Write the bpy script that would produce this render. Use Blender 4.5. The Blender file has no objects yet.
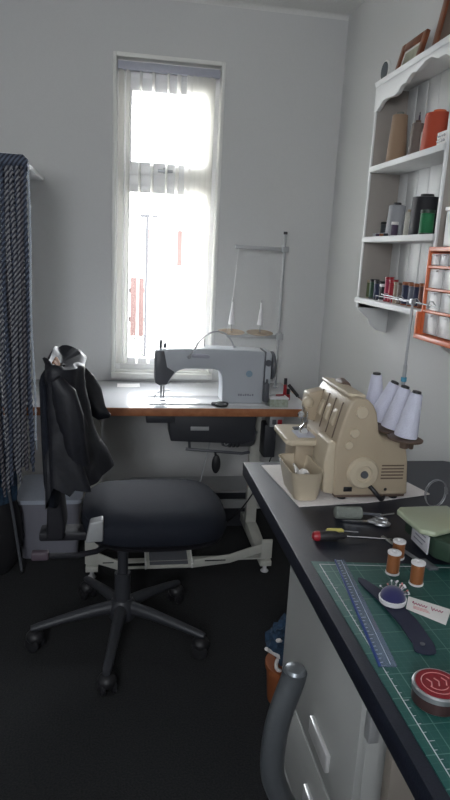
import bpy, bmesh, math, random
from mathutils import Vector, Matrix, noise
random.seed(7)
S = bpy.context.scene
COL = S.collection
PI = math.pi

# ------------------------------------------------------------------ materials
def mat(name, col, rough=0.5, metal=0.0, bump=0.0, scale=40.0, col2=None, var=0.0, spec=0.5, coat=0.0, trans=0.0, alpha=1.0, sheen=0.0):
    m = bpy.data.materials.new(name); m.use_nodes = True
    n = m.node_tree.nodes; l = m.node_tree.links
    b = n['Principled BSDF']
    b.inputs['Roughness'].default_value = rough
    b.inputs['Metallic'].default_value = metal
    b.inputs['Specular IOR Level'].default_value = spec
    b.inputs['Coat Weight'].default_value = coat
    b.inputs['Transmission Weight'].default_value = trans
    b.inputs['Alpha'].default_value = alpha
    b.inputs['Sheen Weight'].default_value = sheen
    tc = n.new('ShaderNodeTexCoord')
    nz = n.new('ShaderNodeTexNoise'); nz.inputs['Scale'].default_value = scale; nz.inputs['Detail'].default_value = 4
    l.new(tc.outputs['Object'], nz.inputs['Vector'])
    c1 = tuple(col) + (1,)
    if col2 is None:
        v = var if var else 0.05
        c2 = tuple(max(0, c * (1 - v)) for c in col) + (1,)
    else: c2 = tuple(col2) + (1,)
    r = n.new('ShaderNodeValToRGB')
    r.color_ramp.elements[0].color = c2; r.color_ramp.elements[1].color = c1
    r.color_ramp.elements[0].position = .35; r.color_ramp.elements[1].position = .65
    l.new(nz.outputs['Fac'], r.inputs['Fac']); l.new(r.outputs['Color'], b.inputs['Base Color'])
    if bump:
        bp = n.new('ShaderNodeBump'); bp.inputs['Strength'].default_value = bump; bp.inputs['Distance'].default_value = .003
        l.new(nz.outputs['Fac'], bp.inputs['Height']); l.new(bp.outputs['Normal'], b.inputs['Normal'])
    return m

M = {}
M['wall'] = mat('wall_paint', (.60, .605, .60), .85, bump=.08, scale=120, var=.02)
M['ceiling'] = mat('ceiling_paint', (.72, .72, .70), .9, bump=.05, scale=90)
M['carpet'] = mat('charcoal_carpet', (.021, .022, .024), .97, bump=.9, scale=170, col2=(.009, .0095, .011), sheen=.0)
M['white_gloss'] = mat('white_gloss_paint', (.78, .78, .75), .35, scale=8, var=.02)
M['upvc'] = mat('white_upvc', (.88, .88, .88), .3, scale=5, var=.02)
M['shelf_white'] = mat('shelf_white_paint', (.72, .73, .73), .5, scale=14, var=.03)
M['shelf_shaded'] = mat('shelf_white_painted_shade', (.36, .33, .30), .6, scale=14, var=.05)  # white shelf paint darkened to taupe: shade on the side panels put into the colour
M['head_rail'] = mat('grey_rail', (.42, .43, .50), .4)
M['worktop'] = mat('blue_black_worktop', (.013, .016, .028), .42, bump=.15, scale=300, var=.2, spec=.3)
M['worktop_edge'] = mat('worktop_edge', (.012, .012, .018), .3)
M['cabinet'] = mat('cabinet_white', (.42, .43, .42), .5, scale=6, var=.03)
M['beige_panel'] = mat('beige_panel', (.26, .23, .20), .6, scale=6)
M['handle'] = mat('handle_silver', (.8, .8, .8), .3, metal=.4)
M['laminate'] = mat('pale_laminate', (.74, .75, .77), .16, scale=9, var=.03, coat=.4)
M['wood_edge'] = mat('orange_wood_edge', (.42, .17, .075), .45, scale=25, col2=(.33, .12, .05))
M['mach'] = mat('machine_pale_blue_grey', (.48, .51, .55), .33, scale=6, var=.03, coat=.2)
M['mach_dark'] = mat('machine_dark_grey', (.10, .105, .12), .4)
M['chrome'] = mat('chrome', (.75, .75, .76), .18, metal=1)
M['steel'] = mat('dull_steel', (.42, .43, .45), .38, metal=.8)
M['grey_metal'] = mat('grey_painted_metal', (.40, .41, .42), .4, metal=.2)
M['stand_cream'] = mat('stand_pale_metal', (.55, .55, .50), .45)
M['black'] = mat('black_plastic', (.018, .018, .021), .45)
M['black_iron'] = mat('black_iron', (.035, .037, .045), .5, scale=30)
M['chair_fabric'] = mat('navy_black_fabric', (.008, .011, .021), .8, bump=.4, scale=400, var=.3, spec=.35)
M['chair_plastic'] = mat('charcoal_plastic', (.022, .022, .028), .5)
M['base_grey'] = mat('dark_grey_enamel', (.04, .042, .05), .45)
M['mauve'] = mat('mauve_plastic', (.10, .075, .095), .5)
M['jacket'] = mat('black_waxed_cloth', (.008, .009, .015), .52, bump=.3, scale=60, var=.3)
M['tan_lining'] = mat('tan_lining', (.35, .17, .09), .7)
M['cream'] = mat('cream_plastic', (.45, .37, .27), .38, scale=5, var=.02)
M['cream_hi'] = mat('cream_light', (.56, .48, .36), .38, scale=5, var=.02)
M['cream_dark'] = mat('cream_shadow_slot', (.22, .18, .13), .6)
M['brown'] = mat('brown_plastic', (.12, .08, .06), .5)
M['white_thread'] = mat('white_thread', (.66, .67, .80), .8, bump=.6, scale=350)
M['blue_plastic'] = mat('blue_plastic', (.06, .28, .42), .4)
M['paper'] = mat('white_paper', (.80, .78, .76), .8, bump=.3, scale=60)
M['cloth_white'] = mat('off_white_cloth', (.72, .68, .66), .9, bump=.8, scale=90)
M['orange'] = mat('orange_plastic', (.70, .16, .055), .4, scale=6)
M['clear_drawer'] = mat('clear_drawer', (.80, .80, .80), .25, scale=40, col2=(.7, .7, .72), alpha=.4)
M['frame_wood'] = mat('reddish_frame_wood', (.22, .075, .035), .35, scale=30, col2=(.14, .045, .02))
M['picture'] = mat('faded_picture', (.50, .50, .38), .6, scale=25, col2=(.35, .36, .27))
M['black_glass'] = mat('dark_glass', (.06, .07, .08), .15)
M['badge_blue'] = mat('badge_blue', (.25, .36, .46), .4)
M['disc_tan'] = mat('disc_tan', (.42, .34, .26), .5)
M['olive_brush'] = mat('grey_green_bristle', (.20, .22, .20), .9, bump=.8, scale=200)
M['yellow'] = mat('yellow_handle', (.62, .55, .16), .4)
M['red'] = mat('red_plastic', (.32, .015, .025), .3)
M['green_mach'] = mat('pale_green_enamel', (.42, .47, .34), .3, scale=6)
M['green_dark'] = mat('dark_green_enamel', (.03, .06, .04), .4)
M['label'] = mat('white_label', (.62, .62, .66), .6)
M['print'] = mat('grey_print', (.25, .25, .30), .7)
M['blue_strap'] = mat('dark_blue_strap', (.018, .022, .05), .6)
M['navy_velvet'] = mat('navy_velvet', (.02, .02, .10), .9, sheen=.4)
M['white_plastic'] = mat('white_plastic', (.75, .74, .76), .4)
M['pink_ink'] = mat('pink_ink', (.42, .08, .16), .7)
M['tin_red'] = mat('tin_red_print', (.24, .01, .02), .3)
M['tin_pink'] = mat('tin_pale_print', (.62, .25, .25), .35)
M['tin_side'] = mat('tin_side', (.09, .05, .05), .3, metal=.5)
M['ruler'] = mat('clear_blue_acrylic', (.20, .27, .40), .12, alpha=.42, coat=.5)
M['ruler_edge'] = mat('ruler_blue_edge', (.03, .06, .22), .3)
M['tube'] = mat('blue_grey_tube', (.16, .175, .19), .36, metal=.7)
M['box_plastic'] = mat('translucent_box', (.22, .22, .26), .4, scale=4)
M['box_lid'] = mat('box_lid', (.42, .46, .54), .35)
M['denim'] = mat('denim_cloth', (.03, .07, .13), .9, bump=.7, scale=60, col2=(.012, .03, .06))
M['bag_black'] = mat('black_bag', (.012, .012, .015), .7, bump=.5, scale=30)
M['terracotta'] = mat('terracotta', (.30, .09, .03), .6, scale=20)
M['cord_red'] = mat('fence_red', (.040, .019, .016), .8, scale=10, bump=.3)
M['leaf'] = mat('garden_green', (.009, .018, .007), .8, scale=12, col2=(.004, .008, .004))
M['render'] = mat('pale_render', (.75, .73, .70), .9)
M['paving'] = mat('pale_paving', (.60, .57, .52), .9, scale=3, var=.2)
M['post'] = mat('grey_post', (.012, .012, .014), .7)
M['green_glass'] = mat('pale_green_box', (.42, .47, .40), .3, scale=60, col2=(.30, .33, .26))

def glass_mat():
    m = bpy.data.materials.new('window_glass'); m.use_nodes = True
    n = m.node_tree.nodes; l = m.node_tree.links
    for x in list(n): n.remove(x)
    o = n.new('ShaderNodeOutputMaterial'); t = n.new('ShaderNodeBsdfTransparent'); g = n.new('ShaderNodeBsdfGlossy')
    g.inputs['Roughness'].default_value = .02
    f = n.new('ShaderNodeFresnel'); f.inputs['IOR'].default_value = 1.3
    mx = n.new('ShaderNodeMixShader')
    l.new(f.outputs[0], mx.inputs[0]); l.new(t.outputs[0], mx.inputs[1]); l.new(g.outputs[0], mx.inputs[2]); l.new(mx.outputs[0], o.inputs[0])
    return m
M['glass'] = glass_mat()
def sheer_mat():
    m = bpy.data.materials.new('sheer_blind_fabric'); m.use_nodes = True
    n = m.node_tree.nodes; l = m.node_tree.links
    for x in list(n): n.remove(x)
    o = n.new('ShaderNodeOutputMaterial'); t = n.new('ShaderNodeBsdfTransparent')
    d = n.new('ShaderNodeBsdfDiffuse'); tr = n.new('ShaderNodeBsdfTranslucent')
    d.inputs['Color'].default_value = (.90, .89, .85, 1); tr.inputs['Color'].default_value = (.93, .92, .87, 1)
    tc = n.new('ShaderNodeTexCoord'); w = n.new('ShaderNodeTexWave'); w.bands_direction = 'Z'; w.inputs['Scale'].default_value = 60
    l.new(tc.outputs['Object'], w.inputs['Vector'])
    mr = n.new('ShaderNodeMapRange'); mr.inputs['To Min'].default_value = .52; mr.inputs['To Max'].default_value = .62
    l.new(w.outputs['Fac'], mr.inputs['Value'])
    a = n.new('ShaderNodeMixShader'); b = n.new('ShaderNodeMixShader'); a.inputs[0].default_value = .82
    l.new(d.outputs[0], a.inputs[1]); l.new(tr.outputs[0], a.inputs[2])
    l.new(mr.outputs[0], b.inputs[0]); l.new(t.outputs[0], b.inputs[1]); l.new(a.outputs[0], b.inputs[2]); l.new(b.outputs[0], o.inputs[0])
    return m
M['sheer'] = sheer_mat()
def cord_mat(name, c1, c2, sc=36):
    m = bpy.data.materials.new(name); m.use_nodes = True
    n = m.node_tree.nodes; l = m.node_tree.links; b = n['Principled BSDF']; b.inputs['Roughness'].default_value = .75
    tc = n.new('ShaderNodeTexCoord'); mp = n.new('ShaderNodeMapping'); mp.inputs['Rotation'].default_value = (0, .9, .3)
    l.new(tc.outputs['Object'], mp.inputs['Vector'])
    w = n.new('ShaderNodeTexWave'); w.bands_direction = 'Z'; w.inputs['Scale'].default_value = sc; w.inputs['Distortion'].default_value = 1.2
    l.new(mp.outputs[0], w.inputs['Vector'])
    r = n.new('ShaderNodeValToRGB'); r.color_ramp.elements[0].color = c1 + (1,); r.color_ramp.elements[1].color = c2 + (1,)
    r.color_ramp.elements[0].position = .4; r.color_ramp.elements[1].position = .62
    l.new(w.outputs['Fac'], r.inputs['Fac']); l.new(r.outputs[0], b.inputs['Base Color'])
    return m
M['cord_pale'] = cord_mat('cord_navy_and_grey', (.03, .033, .055), (.26, .265, .28), 24)
M['cord_blue'] = cord_mat('cord_navy_and_blue', (.02, .026, .045), (.10, .12, .17), 24)
M['cord_mauve'] = cord_mat('cord_navy_and_mauve', (.02, .02, .035), (.16, .15, .16), 24)
M['cord_silver'] = cord_mat('cord_silver', (.30, .34, .40), (.52, .56, .62), 60)
def thread_mat(name, c):
    m = bpy.data.materials.new(name); m.use_nodes = True
    n = m.node_tree.nodes; l = m.node_tree.links; b = n['Principled BSDF']; b.inputs['Roughness'].default_value = .6
    b.inputs['Sheen Weight'].default_value = .1
    tc = n.new('ShaderNodeTexCoord'); w = n.new('ShaderNodeTexWave'); w.bands_direction = 'Z'; w.inputs['Scale'].default_value = 260
    l.new(tc.outputs['Object'], w.inputs['Vector'])
    r = n.new('ShaderNodeValToRGB'); r.color_ramp.elements[0].color = tuple(x * .7 for x in c) + (1,); r.color_ramp.elements[1].color = c + (1,)
    l.new(w.outputs['Fac'], r.inputs['Fac']); l.new(r.outputs[0], b.inputs['Base Color'])
    bp = n.new('ShaderNodeBump'); bp.inputs['Strength'].default_value = .3; bp.inputs['Distance'].default_value = .001
    l.new(w.outputs['Fac'], bp.inputs['Height']); l.new(bp.outputs['Normal'], b.inputs['Normal'])
    return m
TH = {k: thread_mat('thread_' + k, c) for k, c in dict(tan=(.38, .25, .16), brown=(.30, .10, .025), beige=(.42, .34, .27), taupe=(.20, .16, .14), orange=(.55, .07, .025),
      lightgrey=(.42, .43, .46), darkgrey=(.07, .08, .09), purple=(.08, .05, .10), cream=(.58, .56, .50), black=(.012, .012, .018), green=(.01, .20, .07),
      olive=(.16, .20, .09), darkgreen=(.03, .08, .045), navy=(.02, .03, .08), red=(.42, .02, .035), crimson=(.42, .03, .09), rust=(.18, .06, .04), greyblue=(.16, .18, .23), white=(.7, .7, .72)).items()}
def mat_grid():
    m = bpy.data.materials.new('green_cutting_mat'); m.use_nodes = True
    n = m.node_tree.nodes; l = m.node_tree.links; b = n['Principled BSDF']; b.inputs['Roughness'].default_value = .5
    tc = n.new('ShaderNodeTexCoord'); sp = n.new('ShaderNodeSeparateXYZ'); l.new(tc.outputs['Object'], sp.inputs[0])
    def math_(op, a, v=None, c=None):
        x = n.new('ShaderNodeMath'); x.operation = op
        for i, q in enumerate((a, v, c)):
            if q is None: continue
            if isinstance(q, (int, float)): x.inputs[i].default_value = q
            else: l.new(q, x.inputs[i])
        return x.outputs[0]
    def lines(axis, step, w):
        a = math_('DIVIDE', sp.outputs[axis], step); f = math_('FRACT', a); d = math_('ABSOLUTE', math_('SUBTRACT', f, .5))
        return math_('GREATER_THAN', d, .5 - w)
    big = math_('MAXIMUM', lines(0, .0508, .016), lines(1, .0508, .016))
    small = math_('MAXIMUM', lines(0, .0127, .028), lines(1, .0127, .028))
    fac = math_('MAXIMUM', math_('MULTIPLY', big, .30), math_('MULTIPLY', small, .09))
    mx = n.new('ShaderNodeMix'); mx.data_type = 'RGBA'
    mx.inputs[6].default_value = (.010, .085, .075, 1); mx.inputs[7].default_value = (.30, .48, .42, 1)
    l.new(fac, mx.inputs[0]); l.new(mx.outputs[2], b.inputs['Base Color'])
    return m
M['mat'] = mat_grid()

# ------------------------------------------------------------------ geometry
class B:
    def __init__(s): s.bm = bmesh.new()
    def merge(s, t, smooth=True):
        bmesh.ops.recalc_face_normals(t, faces=t.faces)
        me = bpy.data.meshes.new('tmp'); t.to_mesh(me); t.free()
        if smooth: me.polygons.foreach_set('use_smooth', [True] * len(me.polygons))
        s.bm.from_mesh(me); bpy.data.meshes.remove(me); return s
    def box(s, x0, x1, y0, y1, z0, z1, bev=.002, seg=2, R=None):
        t = bmesh.new(); bmesh.ops.create_cube(t, size=1)
        for v in t.verts: v.co = Vector(((x0 + x1) / 2 + v.co.x * (x1 - x0), (y0 + y1) / 2 + v.co.y * (y1 - y0), (z0 + z1) / 2 + v.co.z * (z1 - z0)))
        if bev: bmesh.ops.bevel(t, geom=t.edges[:], offset=min(bev, .45 * min(abs(x1 - x0), abs(y1 - y0), abs(z1 - z0))), segments=seg, affect='EDGES', profile=.5)
        if R: bmesh.ops.transform(t, matrix=R, verts=t.verts)
        return s.merge(t)
    def prism(s, pts, axis, a, b, bev=.002, seg=2):
        # pts 2D in the plane normal to axis: 'y' -> (x,z), 'x' -> (y,z), 'z' -> (x,y)
        t = bmesh.new()
        def P(p, h): return {'y': (p[0], h, p[1]), 'x': (h, p[0], p[1]), 'z': (p[0], p[1], h)}[axis]
        A = [t.verts.new(P(p, a)) for p in pts]; Bv = [t.verts.new(P(p, b)) for p in pts]
        t.faces.new(A); t.faces.new(Bv[::-1]); n = len(pts)
        for i in range(n): t.faces.new((A[i], A[(i + 1) % n], Bv[(i + 1) % n], Bv[i]))
        if bev:
            bmesh.ops.recalc_face_normals(t, faces=t.faces)
            bmesh.ops.bevel(t, geom=t.edges[:], offset=bev, segments=seg, affect='EDGES', profile=.5, clamp_overlap=True)
        return s.merge(t)
    def lathe(s, c, prof, n=28, rot=None, cap=True):
        t = bmesh.new(); rings = []
        for r, z in prof:
            rings.append([t.verts.new((r * math.cos(2 * PI * i / n), r * math.sin(2 * PI * i / n), z)) for i in range(n)])
        for a, b in zip(rings, rings[1:]):
            for i in range(n): t.faces.new((a[i], a[(i + 1) % n], b[(i + 1) % n], b[i]))
        if cap: t.faces.new(rings[0][::-1]); t.faces.new(rings[-1])
        bmesh.ops.transform(t, matrix=Matrix.Translation(c) @ (rot.to_4x4() if rot else Matrix()), verts=t.verts)
        return s.merge(t)
    def cyl(s, c, r, h, n=24, rot=None, bev=.001):
        return s.lathe(c, [(r - bev, 0), (r, bev), (r, h - bev), (r - bev, h)], n, rot)
    def tube(s, pts, r, n=10, smooth=0):
        P = [Vector(p) for p in pts]
        for _ in range(smooth):
            Q = [P[0]]
            for a, b in zip(P, P[1:]): Q += [a * .75 + b * .25, a * .25 + b * .75]
            Q.append(P[-1]); P = Q
        t = bmesh.new(); rings = []; up = None; m = len(P)
        for i, p in enumerate(P):
            d = (P[min(i + 1, m - 1)] - P[max(i - 1, 0)]).normalized()
            if up is None: up = Vector((0, 0, 1)) if abs(d.z) < .9 else Vector((1, 0, 0))
            u = (up - d * up.dot(d)).normalized(); v = d.cross(u); up = u
            rr = r(i / (m - 1)) if callable(r) else r
            rings.append([t.verts.new(p + (u * math.cos(2 * PI * k / n) + v * math.sin(2 * PI * k / n)) * rr) for k in range(n)])
        for a, b in zip(rings, rings[1:]):
            for i in range(n): t.faces.new((a[i], a[(i + 1) % n], b[(i + 1) % n], b[i]))
        t.faces.new(rings[0][::-1]); t.faces.new(rings[-1])
        return s.merge(t)
    def loft(s, rings, cap0=True, cap1=True):
        t = bmesh.new(); R = [[t.verts.new(p) for p in r] for r in rings]; n = len(R[0])
        for a, b in zip(R, R[1:]):
            for i in range(n): t.faces.new((a[i], a[(i + 1) % n], b[(i + 1) % n], b[i]))
        if cap0: t.faces.new(R[0][::-1])
        if cap1: t.faces.new(R[-1])
        return s.merge(t)
    def sheet(s, f, nu, nv, thick=.002):
        t = bmesh.new(); G = [[t.verts.new(f(i / nu, j / nv)) for j in range(nv + 1)] for i in range(nu + 1)]
        for i in range(nu):
            for j in range(nv): t.faces.new((G[i][j], G[i + 1][j], G[i + 1][j + 1], G[i][j + 1]))
        bmesh.ops.recalc_face_normals(t, faces=t.faces)
        if thick: bmesh.ops.solidify(t, geom=t.faces[:], thickness=thick)
        return s.merge(t)
    def ball(s, c, r, sx=1, sy=1, sz=1, n=16, noise_=0, seed=0):
        t = bmesh.new(); bmesh.ops.create_icosphere(t, subdivisions=3 if n > 8 else 2, radius=1)
        for v in t.verts:
            k = 1 + (noise_ * noise.noise(v.co * 2.2 + Vector((seed, seed * 2, 0))) if noise_ else 0)
            v.co = Vector((c[0] + v.co.x * r * sx * k, c[1] + v.co.y * r * sy * k, c[2] + v.co.z * r * sz * k))
        return s.merge(t)

def wloc(o):
    v = Vector((0, 0, 0))
    while o: v += o.location; o = o.parent
    return v
def obj(name, b, m, parent=None, label=None, angle=35):
    bm = b.bm; vs = [v.co for v in bm.verts]
    lo = Vector([min(v[i] for v in vs) for i in range(3)]); hi = Vector([max(v[i] for v in vs) for i in range(3)])
    loc = wloc(parent) if parent else Vector(((lo.x + hi.x) / 2, (lo.y + hi.y) / 2, lo.z))
    bmesh.ops.translate(bm, vec=-loc, verts=bm.verts)
    me = bpy.data.meshes.new(name); bm.to_mesh(me); bm.free()
    mats = m if isinstance(m, list) else [m]
    for q in mats: me.materials.append(M[q] if isinstance(q, str) else q)
    me.set_sharp_from_angle(angle=math.radians(angle))
    o = bpy.data.objects.new(name, me); COL.objects.link(o)
    if parent: o.parent = parent
    else: o.location = loc
    if label: o['label'] = label
    return o
def tag(o, label, cat, group=None, kind=None):
    o['label'] = label; o['category'] = cat
    if group: o['group'] = group
    if kind: o['kind'] = kind
    return o
def thing(name, label, cat, loc, group=None):
    o = bpy.data.objects.new(name, None); COL.objects.link(o); o.location = loc; o.empty_display_size = .05
    return tag(o, label, cat, group)
def struct(name, b, m, parent=None):
    o = obj(name, b, m, parent)
    if not parent: o['kind'] = 'structure'
    return o
def dup(o, loc, label=None, group=None):
    r = o.copy(); COL.objects.link(r); r.location = loc
    if label: r['label'] = label
    if group: r['group'] = group
    for ch in list(o.children):
        c = ch.copy(); COL.objects.link(c); c.parent = r
        for g in list(ch.children):
            d = g.copy(); COL.objects.link(d); d.parent = c
    return r
def rotm(ax, deg, c=(0, 0, 0)):
    c = Vector(c); return Matrix.Translation(c) @ Matrix.Rotation(math.radians(deg), 4, ax) @ Matrix.Translation(-c)
def align(d): return Vector((0, 0, 1)).rotation_difference(Vector(d).normalized()).to_matrix()

# ------------------------------------------------------------------ room
XL, XR, YB, YF, ZC = -1.7, 1.147, 3.45, -1.5, 2.725
WX0, WX1, WZ0, WZ1 = -.055, .512, .815, 2.45
struct('floor', B().box(XL - .1, XR + .1, YF - .1, YB + .15, -.1, 0, 0), 'carpet')
struct('ceiling', B().box(XL - .1, XR + .1, YF - .1, YB + .15, ZC, ZC + .1, 0), 'ceiling')
b = B(); YO = YB + .14
b.box(XL - .1, WX0, YB, YO, 0, ZC, 0); b.box(WX1, XR + .1, YB, YO, 0, ZC, 0); b.box(WX0, WX1, YB, YO, 0, WZ0, 0); b.box(WX0, WX1, YB, YO, WZ1, ZC, 0)
struct('wall_back', b, 'wall')
struct('wall_right', B().box(XR, XR + .1, YF, YB, 0, ZC, 0), 'wall')
struct('wall_left', B().box(XL - .1, XL, YF, YB, 0, ZC, 0), 'wall')
b = B(); dx0, dx1, dz0, dz1 = -1.0, -.3, 1.55, 2.35
b.box(XL, dx0, YF - .1, YF, 0, ZC, 0); b.box(dx1, XR, YF - .1, YF, 0, ZC, 0); b.box(dx0, dx1, YF - .1, YF, 0, dz0, 0); b.box(dx0, dx1, YF - .1, YF, dz1, ZC, 0)
struct('wall_front', b, 'wall')
# cove where walls meet the ceiling
b = B()
b.prism([(YB, ZC), (YB - .02, ZC), (YB - .014, ZC - .003), (YB - .006, ZC - .007), (YB - .002, ZC - .014), (YB, ZC - .02)], 'x', XL, XR, 0)
struct('trim_1', b, 'ceiling')
struct('baseboard_back', B().prism([(YB, 0), (YB - .018, 0), (YB - .018, .145), (YB - .008, .165), (YB, .17)], 'x', XL, XR, 0), 'white_gloss')
struct('baseboard_right', B().prism([(XR, 0), (XR - .018, 0), (XR - .018, .145), (XR - .008, .165), (XR, .17)], 'y', 1.8, YB - .02, 0), 'white_gloss')

# window
yf0, yf1 = YB + .055, YB + .115
w = bpy.data.objects.new('window_1', None); COL.objects.link(w); w.location = (.23, YB + .08, WZ0); w['kind'] = 'structure'
b = B()
b.box(WX0, WX0 + .045, yf0, yf1, WZ0, WZ1, .004); b.box(WX1 - .045, WX1, yf0, yf1, WZ0, WZ1, .004)
b.box(WX0 + .0451, WX1 - .0451, yf0 + .001, yf1 - .001, WZ0, WZ0 + .05, .001); b.box(WX0 + .0451, WX1 - .0451, yf0 + .001, yf1 - .001, WZ1 - .11, WZ1, .001)
obj('window_frame', b, 'upvc', w)
obj('transom', B().box(WX0 + .0451, WX1 - .0451, yf0 + .002, yf1 - .002, 1.83, 1.90, .001), 'upvc', w)
def ring(x0, x1, z0, z1, t, y0, y1):
    q = B(); q.box(x0, x0 + t, y0, y1, z0, z1, .005); q.box(x1 - t, x1, y0, y1, z0, z1, .005)
    q.box(x0 + t, x1 - t, y0 + .001, y1 - .001, z0, z0 + t, .001); q.box(x0 + t, x1 - t, y0 + .001, y1 - .001, z1 - t, z1, .001); return q
sa = obj('sash', ring(-.018, .473, 1.885, 2.352, .062, yf0 - .008, yf1 - .01), 'upvc', w)
obj('sash_handle', B().box(.18, .26, yf0 - .03, yf0 - .012, 1.90, 1.915, .004).box(.21, .235, yf0 - .022, yf0 - .01, 1.895, 1.925, .003), 'steel', sa)
obj('sash', ring(-.018, .475, .845, 1.85, .055, yf0 + .004, yf1 - .01), 'upvc', w)
obj('pane', B().box(.03, .43, yf0 + .02, yf0 + .026, 1.93, 2.31, 0), 'glass', w)
obj('pane', B().box(.02, .44, yf0 + .03, yf0 + .036, .87, 1.81, 0), 'glass', w)
obj('casing', ring(WX0 - .002, WX1 + .002, WZ0, WZ1, .020, YB - .006, yf0 + .01), 'white_gloss', w)
obj('window_sill', B().box(WX0 + .001, WX1 - .001, YB - .03, yf0 + .01, WZ0 - .02, WZ0 + .012, .005), 'white_gloss', w)

# sheer vertical blind hanging in the window
bl = thing('vertical_blind', 'sheer cream vertical blind hanging on a grey rail inside the bright window', 'blind', (.23, YB + .02, .86))
obj('head_rail', B().box(-.032, .488, YB - .002, YB + .032, 2.375, 2.412, .003), 'head_rail', bl)
obj('bottom_chain', B().tube([(-.02 + .5 * i / 20, YB + .012, .872 - .008 * abs(math.sin(i * PI / 2.5))) for i in range(21)], .0014, 6), 'white_plastic', bl)
for i, (x, ang) in enumerate([(-.012, 70), (.022, 76), (.085, 80), (.150, 78), (.225, 80), (.280, 74), (.335, 68), (.368, 64), (.398, 62), (.425, 64), (.452, 66)]):
    a = math.radians(ang); wd = .088
    def f(u, v, x=x, a=a, wd=wd):
        s_ = (u - .5) * wd; c = .004 * math.cos((u - .5) * PI)
        return (x + s_ * math.cos(a) + c * math.sin(a), YB + .018 + s_ * math.sin(a) * .36, .875 + v * 1.50)
    obj('slat', B().sheet(f, 6, 2, 0), 'sheer', bl)

# outside
o = tag(struct('ground', B().box(-6, 9, YO, 22, -.35, -.25, 0), 'paving'), 'pale paved yard outside the window', 'ground')
o = thing('fence_panel', 'reddish brown fence panel seen through lower left of the window', 'fence', (.10, 6.6, -.25))
b = B()
for i in range(4): b.box(.085 + i * .036, .1205 + i * .036, 6.6, 6.63, .60, 1.21, .003)
b.box(.075, .235, 6.63, 6.66, .75, .80, 0); b.box(.075, .235, 6.63, 6.66, 1.05, 1.10, 0)
obj('boards', b, 'cord_red', o)
obj('gravel_board', B().box(.075, .235, 6.6, 6.65, -.25, .60, 0), 'render', o)
obj('fence_post', B().box(.055, .078, 6.59, 6.66, -.25, 1.28, .004), 'post', o)
o = thing('washing_line_post', 'thin dark washing line post outside behind the blind', 'post', (.24, 6.3, -.25))
obj('post', B().cyl((.235, 6.3, -.25), .014, 2.1), 'post', o)
obj('cross_arm', B().box(.13, .34, 6.29, 6.31, 1.80, 1.83, .004), 'post', o)
b = B(); random.seed(3)
for i in range(420):
    c = Vector((.155 + random.gauss(0, .055), 6.35 + random.gauss(0, .06), random.uniform(-.2, .62)))
    d = Vector((random.uniform(-1, 1), random.uniform(-1, 1), random.uniform(-.3, 1))).normalized() * .032; e = d.cross(Vector((random.random(), random.random(), 1))).normalized() * .012
    v = [b.bm.verts.new(p) for p in (c, c + d * .5 + e, c + d, c + d * .5 - e)]; b.bm.faces.new(v)
b.tube([(.155, 6.35, -.25), (.16, 6.35, .1), (.155, 6.35, .5)], .008, 6)
tag(obj('garden_shrub', b, 'leaf'), 'leafy green shrub growing in front of the reddish fence outside', 'shrub')
o = thing('neighbouring_house', 'pale house across the yard seen through the window', 'house', (1.5, 13, -.25))
obj('wall', B().box(-1.2, 4.5, 13, 16, -.25, 2.1, 0), 'render', o)
for x in (.45, 1.1): obj('window', B().box(x, x + .16, 12.97, 13.0, 1.2, 1.9, 0), 'cord_red', o)
obj('roof', B().prism([(12.7, 2.1), (16.3, 2.1), (14.5, 2.9)], 'x', -1.4, 4.7, 0), 'render', o)

# ------------------------------------------------------------------ left side: wall shelf, cords, bag, box
sh = thing('wall_shelf', 'white wooden shelf fixed to the back wall above the hanging cords', 'shelf', (-.73, 3.05, 1.81))
obj('board', B().box(-1.05, -.40, 2.64, 3.449, 1.815, 1.835, .003), 'shelf_white', sh)
obj('bracket', B().prism([(3.449, 1.814), (3.10, 1.814), (3.12, 1.79), (3.42, 1.62), (3.449, 1.60)], 'x', -.86, -.84, .002), 'shelf_white', sh)
ct = thing('cord_curtain', 'bunch of navy and grey plaited cords hanging down at the far left', 'cord curtain', (-.5, 2.57, .5))
random.seed(11)
def cord(x, y, z0, z1, r, m, seed):
    n = int((z1 - z0) / .0065); pts = []
    for i in range(n + 1):
        t = i / n; z = z1 - (z1 - z0) * t
        pts.append((x + .004 * math.sin(z * 3 + seed) + .003 * math.sin(z * 9 + seed * 2), y + .004 * math.cos(z * 4 + seed * 3), z))
    b = B().tube(pts, lambda t, n=n: r * (1 + .30 * math.sin(t * n * PI / 2)), 7)
    b.ball((pts[-1][0], pts[-1][1], z0 - .004), r * 1.3, n=8); b.tube([(pts[-1][0], pts[-1][1], z0), (pts[-1][0] + .003, pts[-1][1], z0 - .05)], r * .7, 6)
    obj('cord', b, m, ct)
xs = [-.352, -.366, -.383, -.400, -.417, -.434, -.451, -.469, -.487, -.506, -.525, -.545, -.566, -.588, -.61]
for i, x in enumerate(xs):
    ml = ['cord_silver', 'cord_blue', 'cord_mauve', 'cord_pale', 'cord_pale', 'cord_pale', 'cord_blue', 'cord_pale', 'cord_mauve', 'cord_blue', 'cord_pale', 'cord_pale', 'cord_blue', 'cord_mauve', 'cord_pale'][i]
    z0 = [.71, .70, .62, .63, .56, .60, .55, .52, .50, .52, .5, .54, .5, .5, .52][i]
    cord(x, 2.575 + .008 * (i % 2), z0, 1.79 - (.02 if i == 0 else 0), .0042 if i == 0 else .0078, ml, i)
for i in range(13):
    cord(-.372 - i * .0195, 2.60, .58 + .05 * random.random(), 1.79, .0085, ['cord_blue', 'cord_mauve', 'cord_blue'][i % 3], i + 20)
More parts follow.
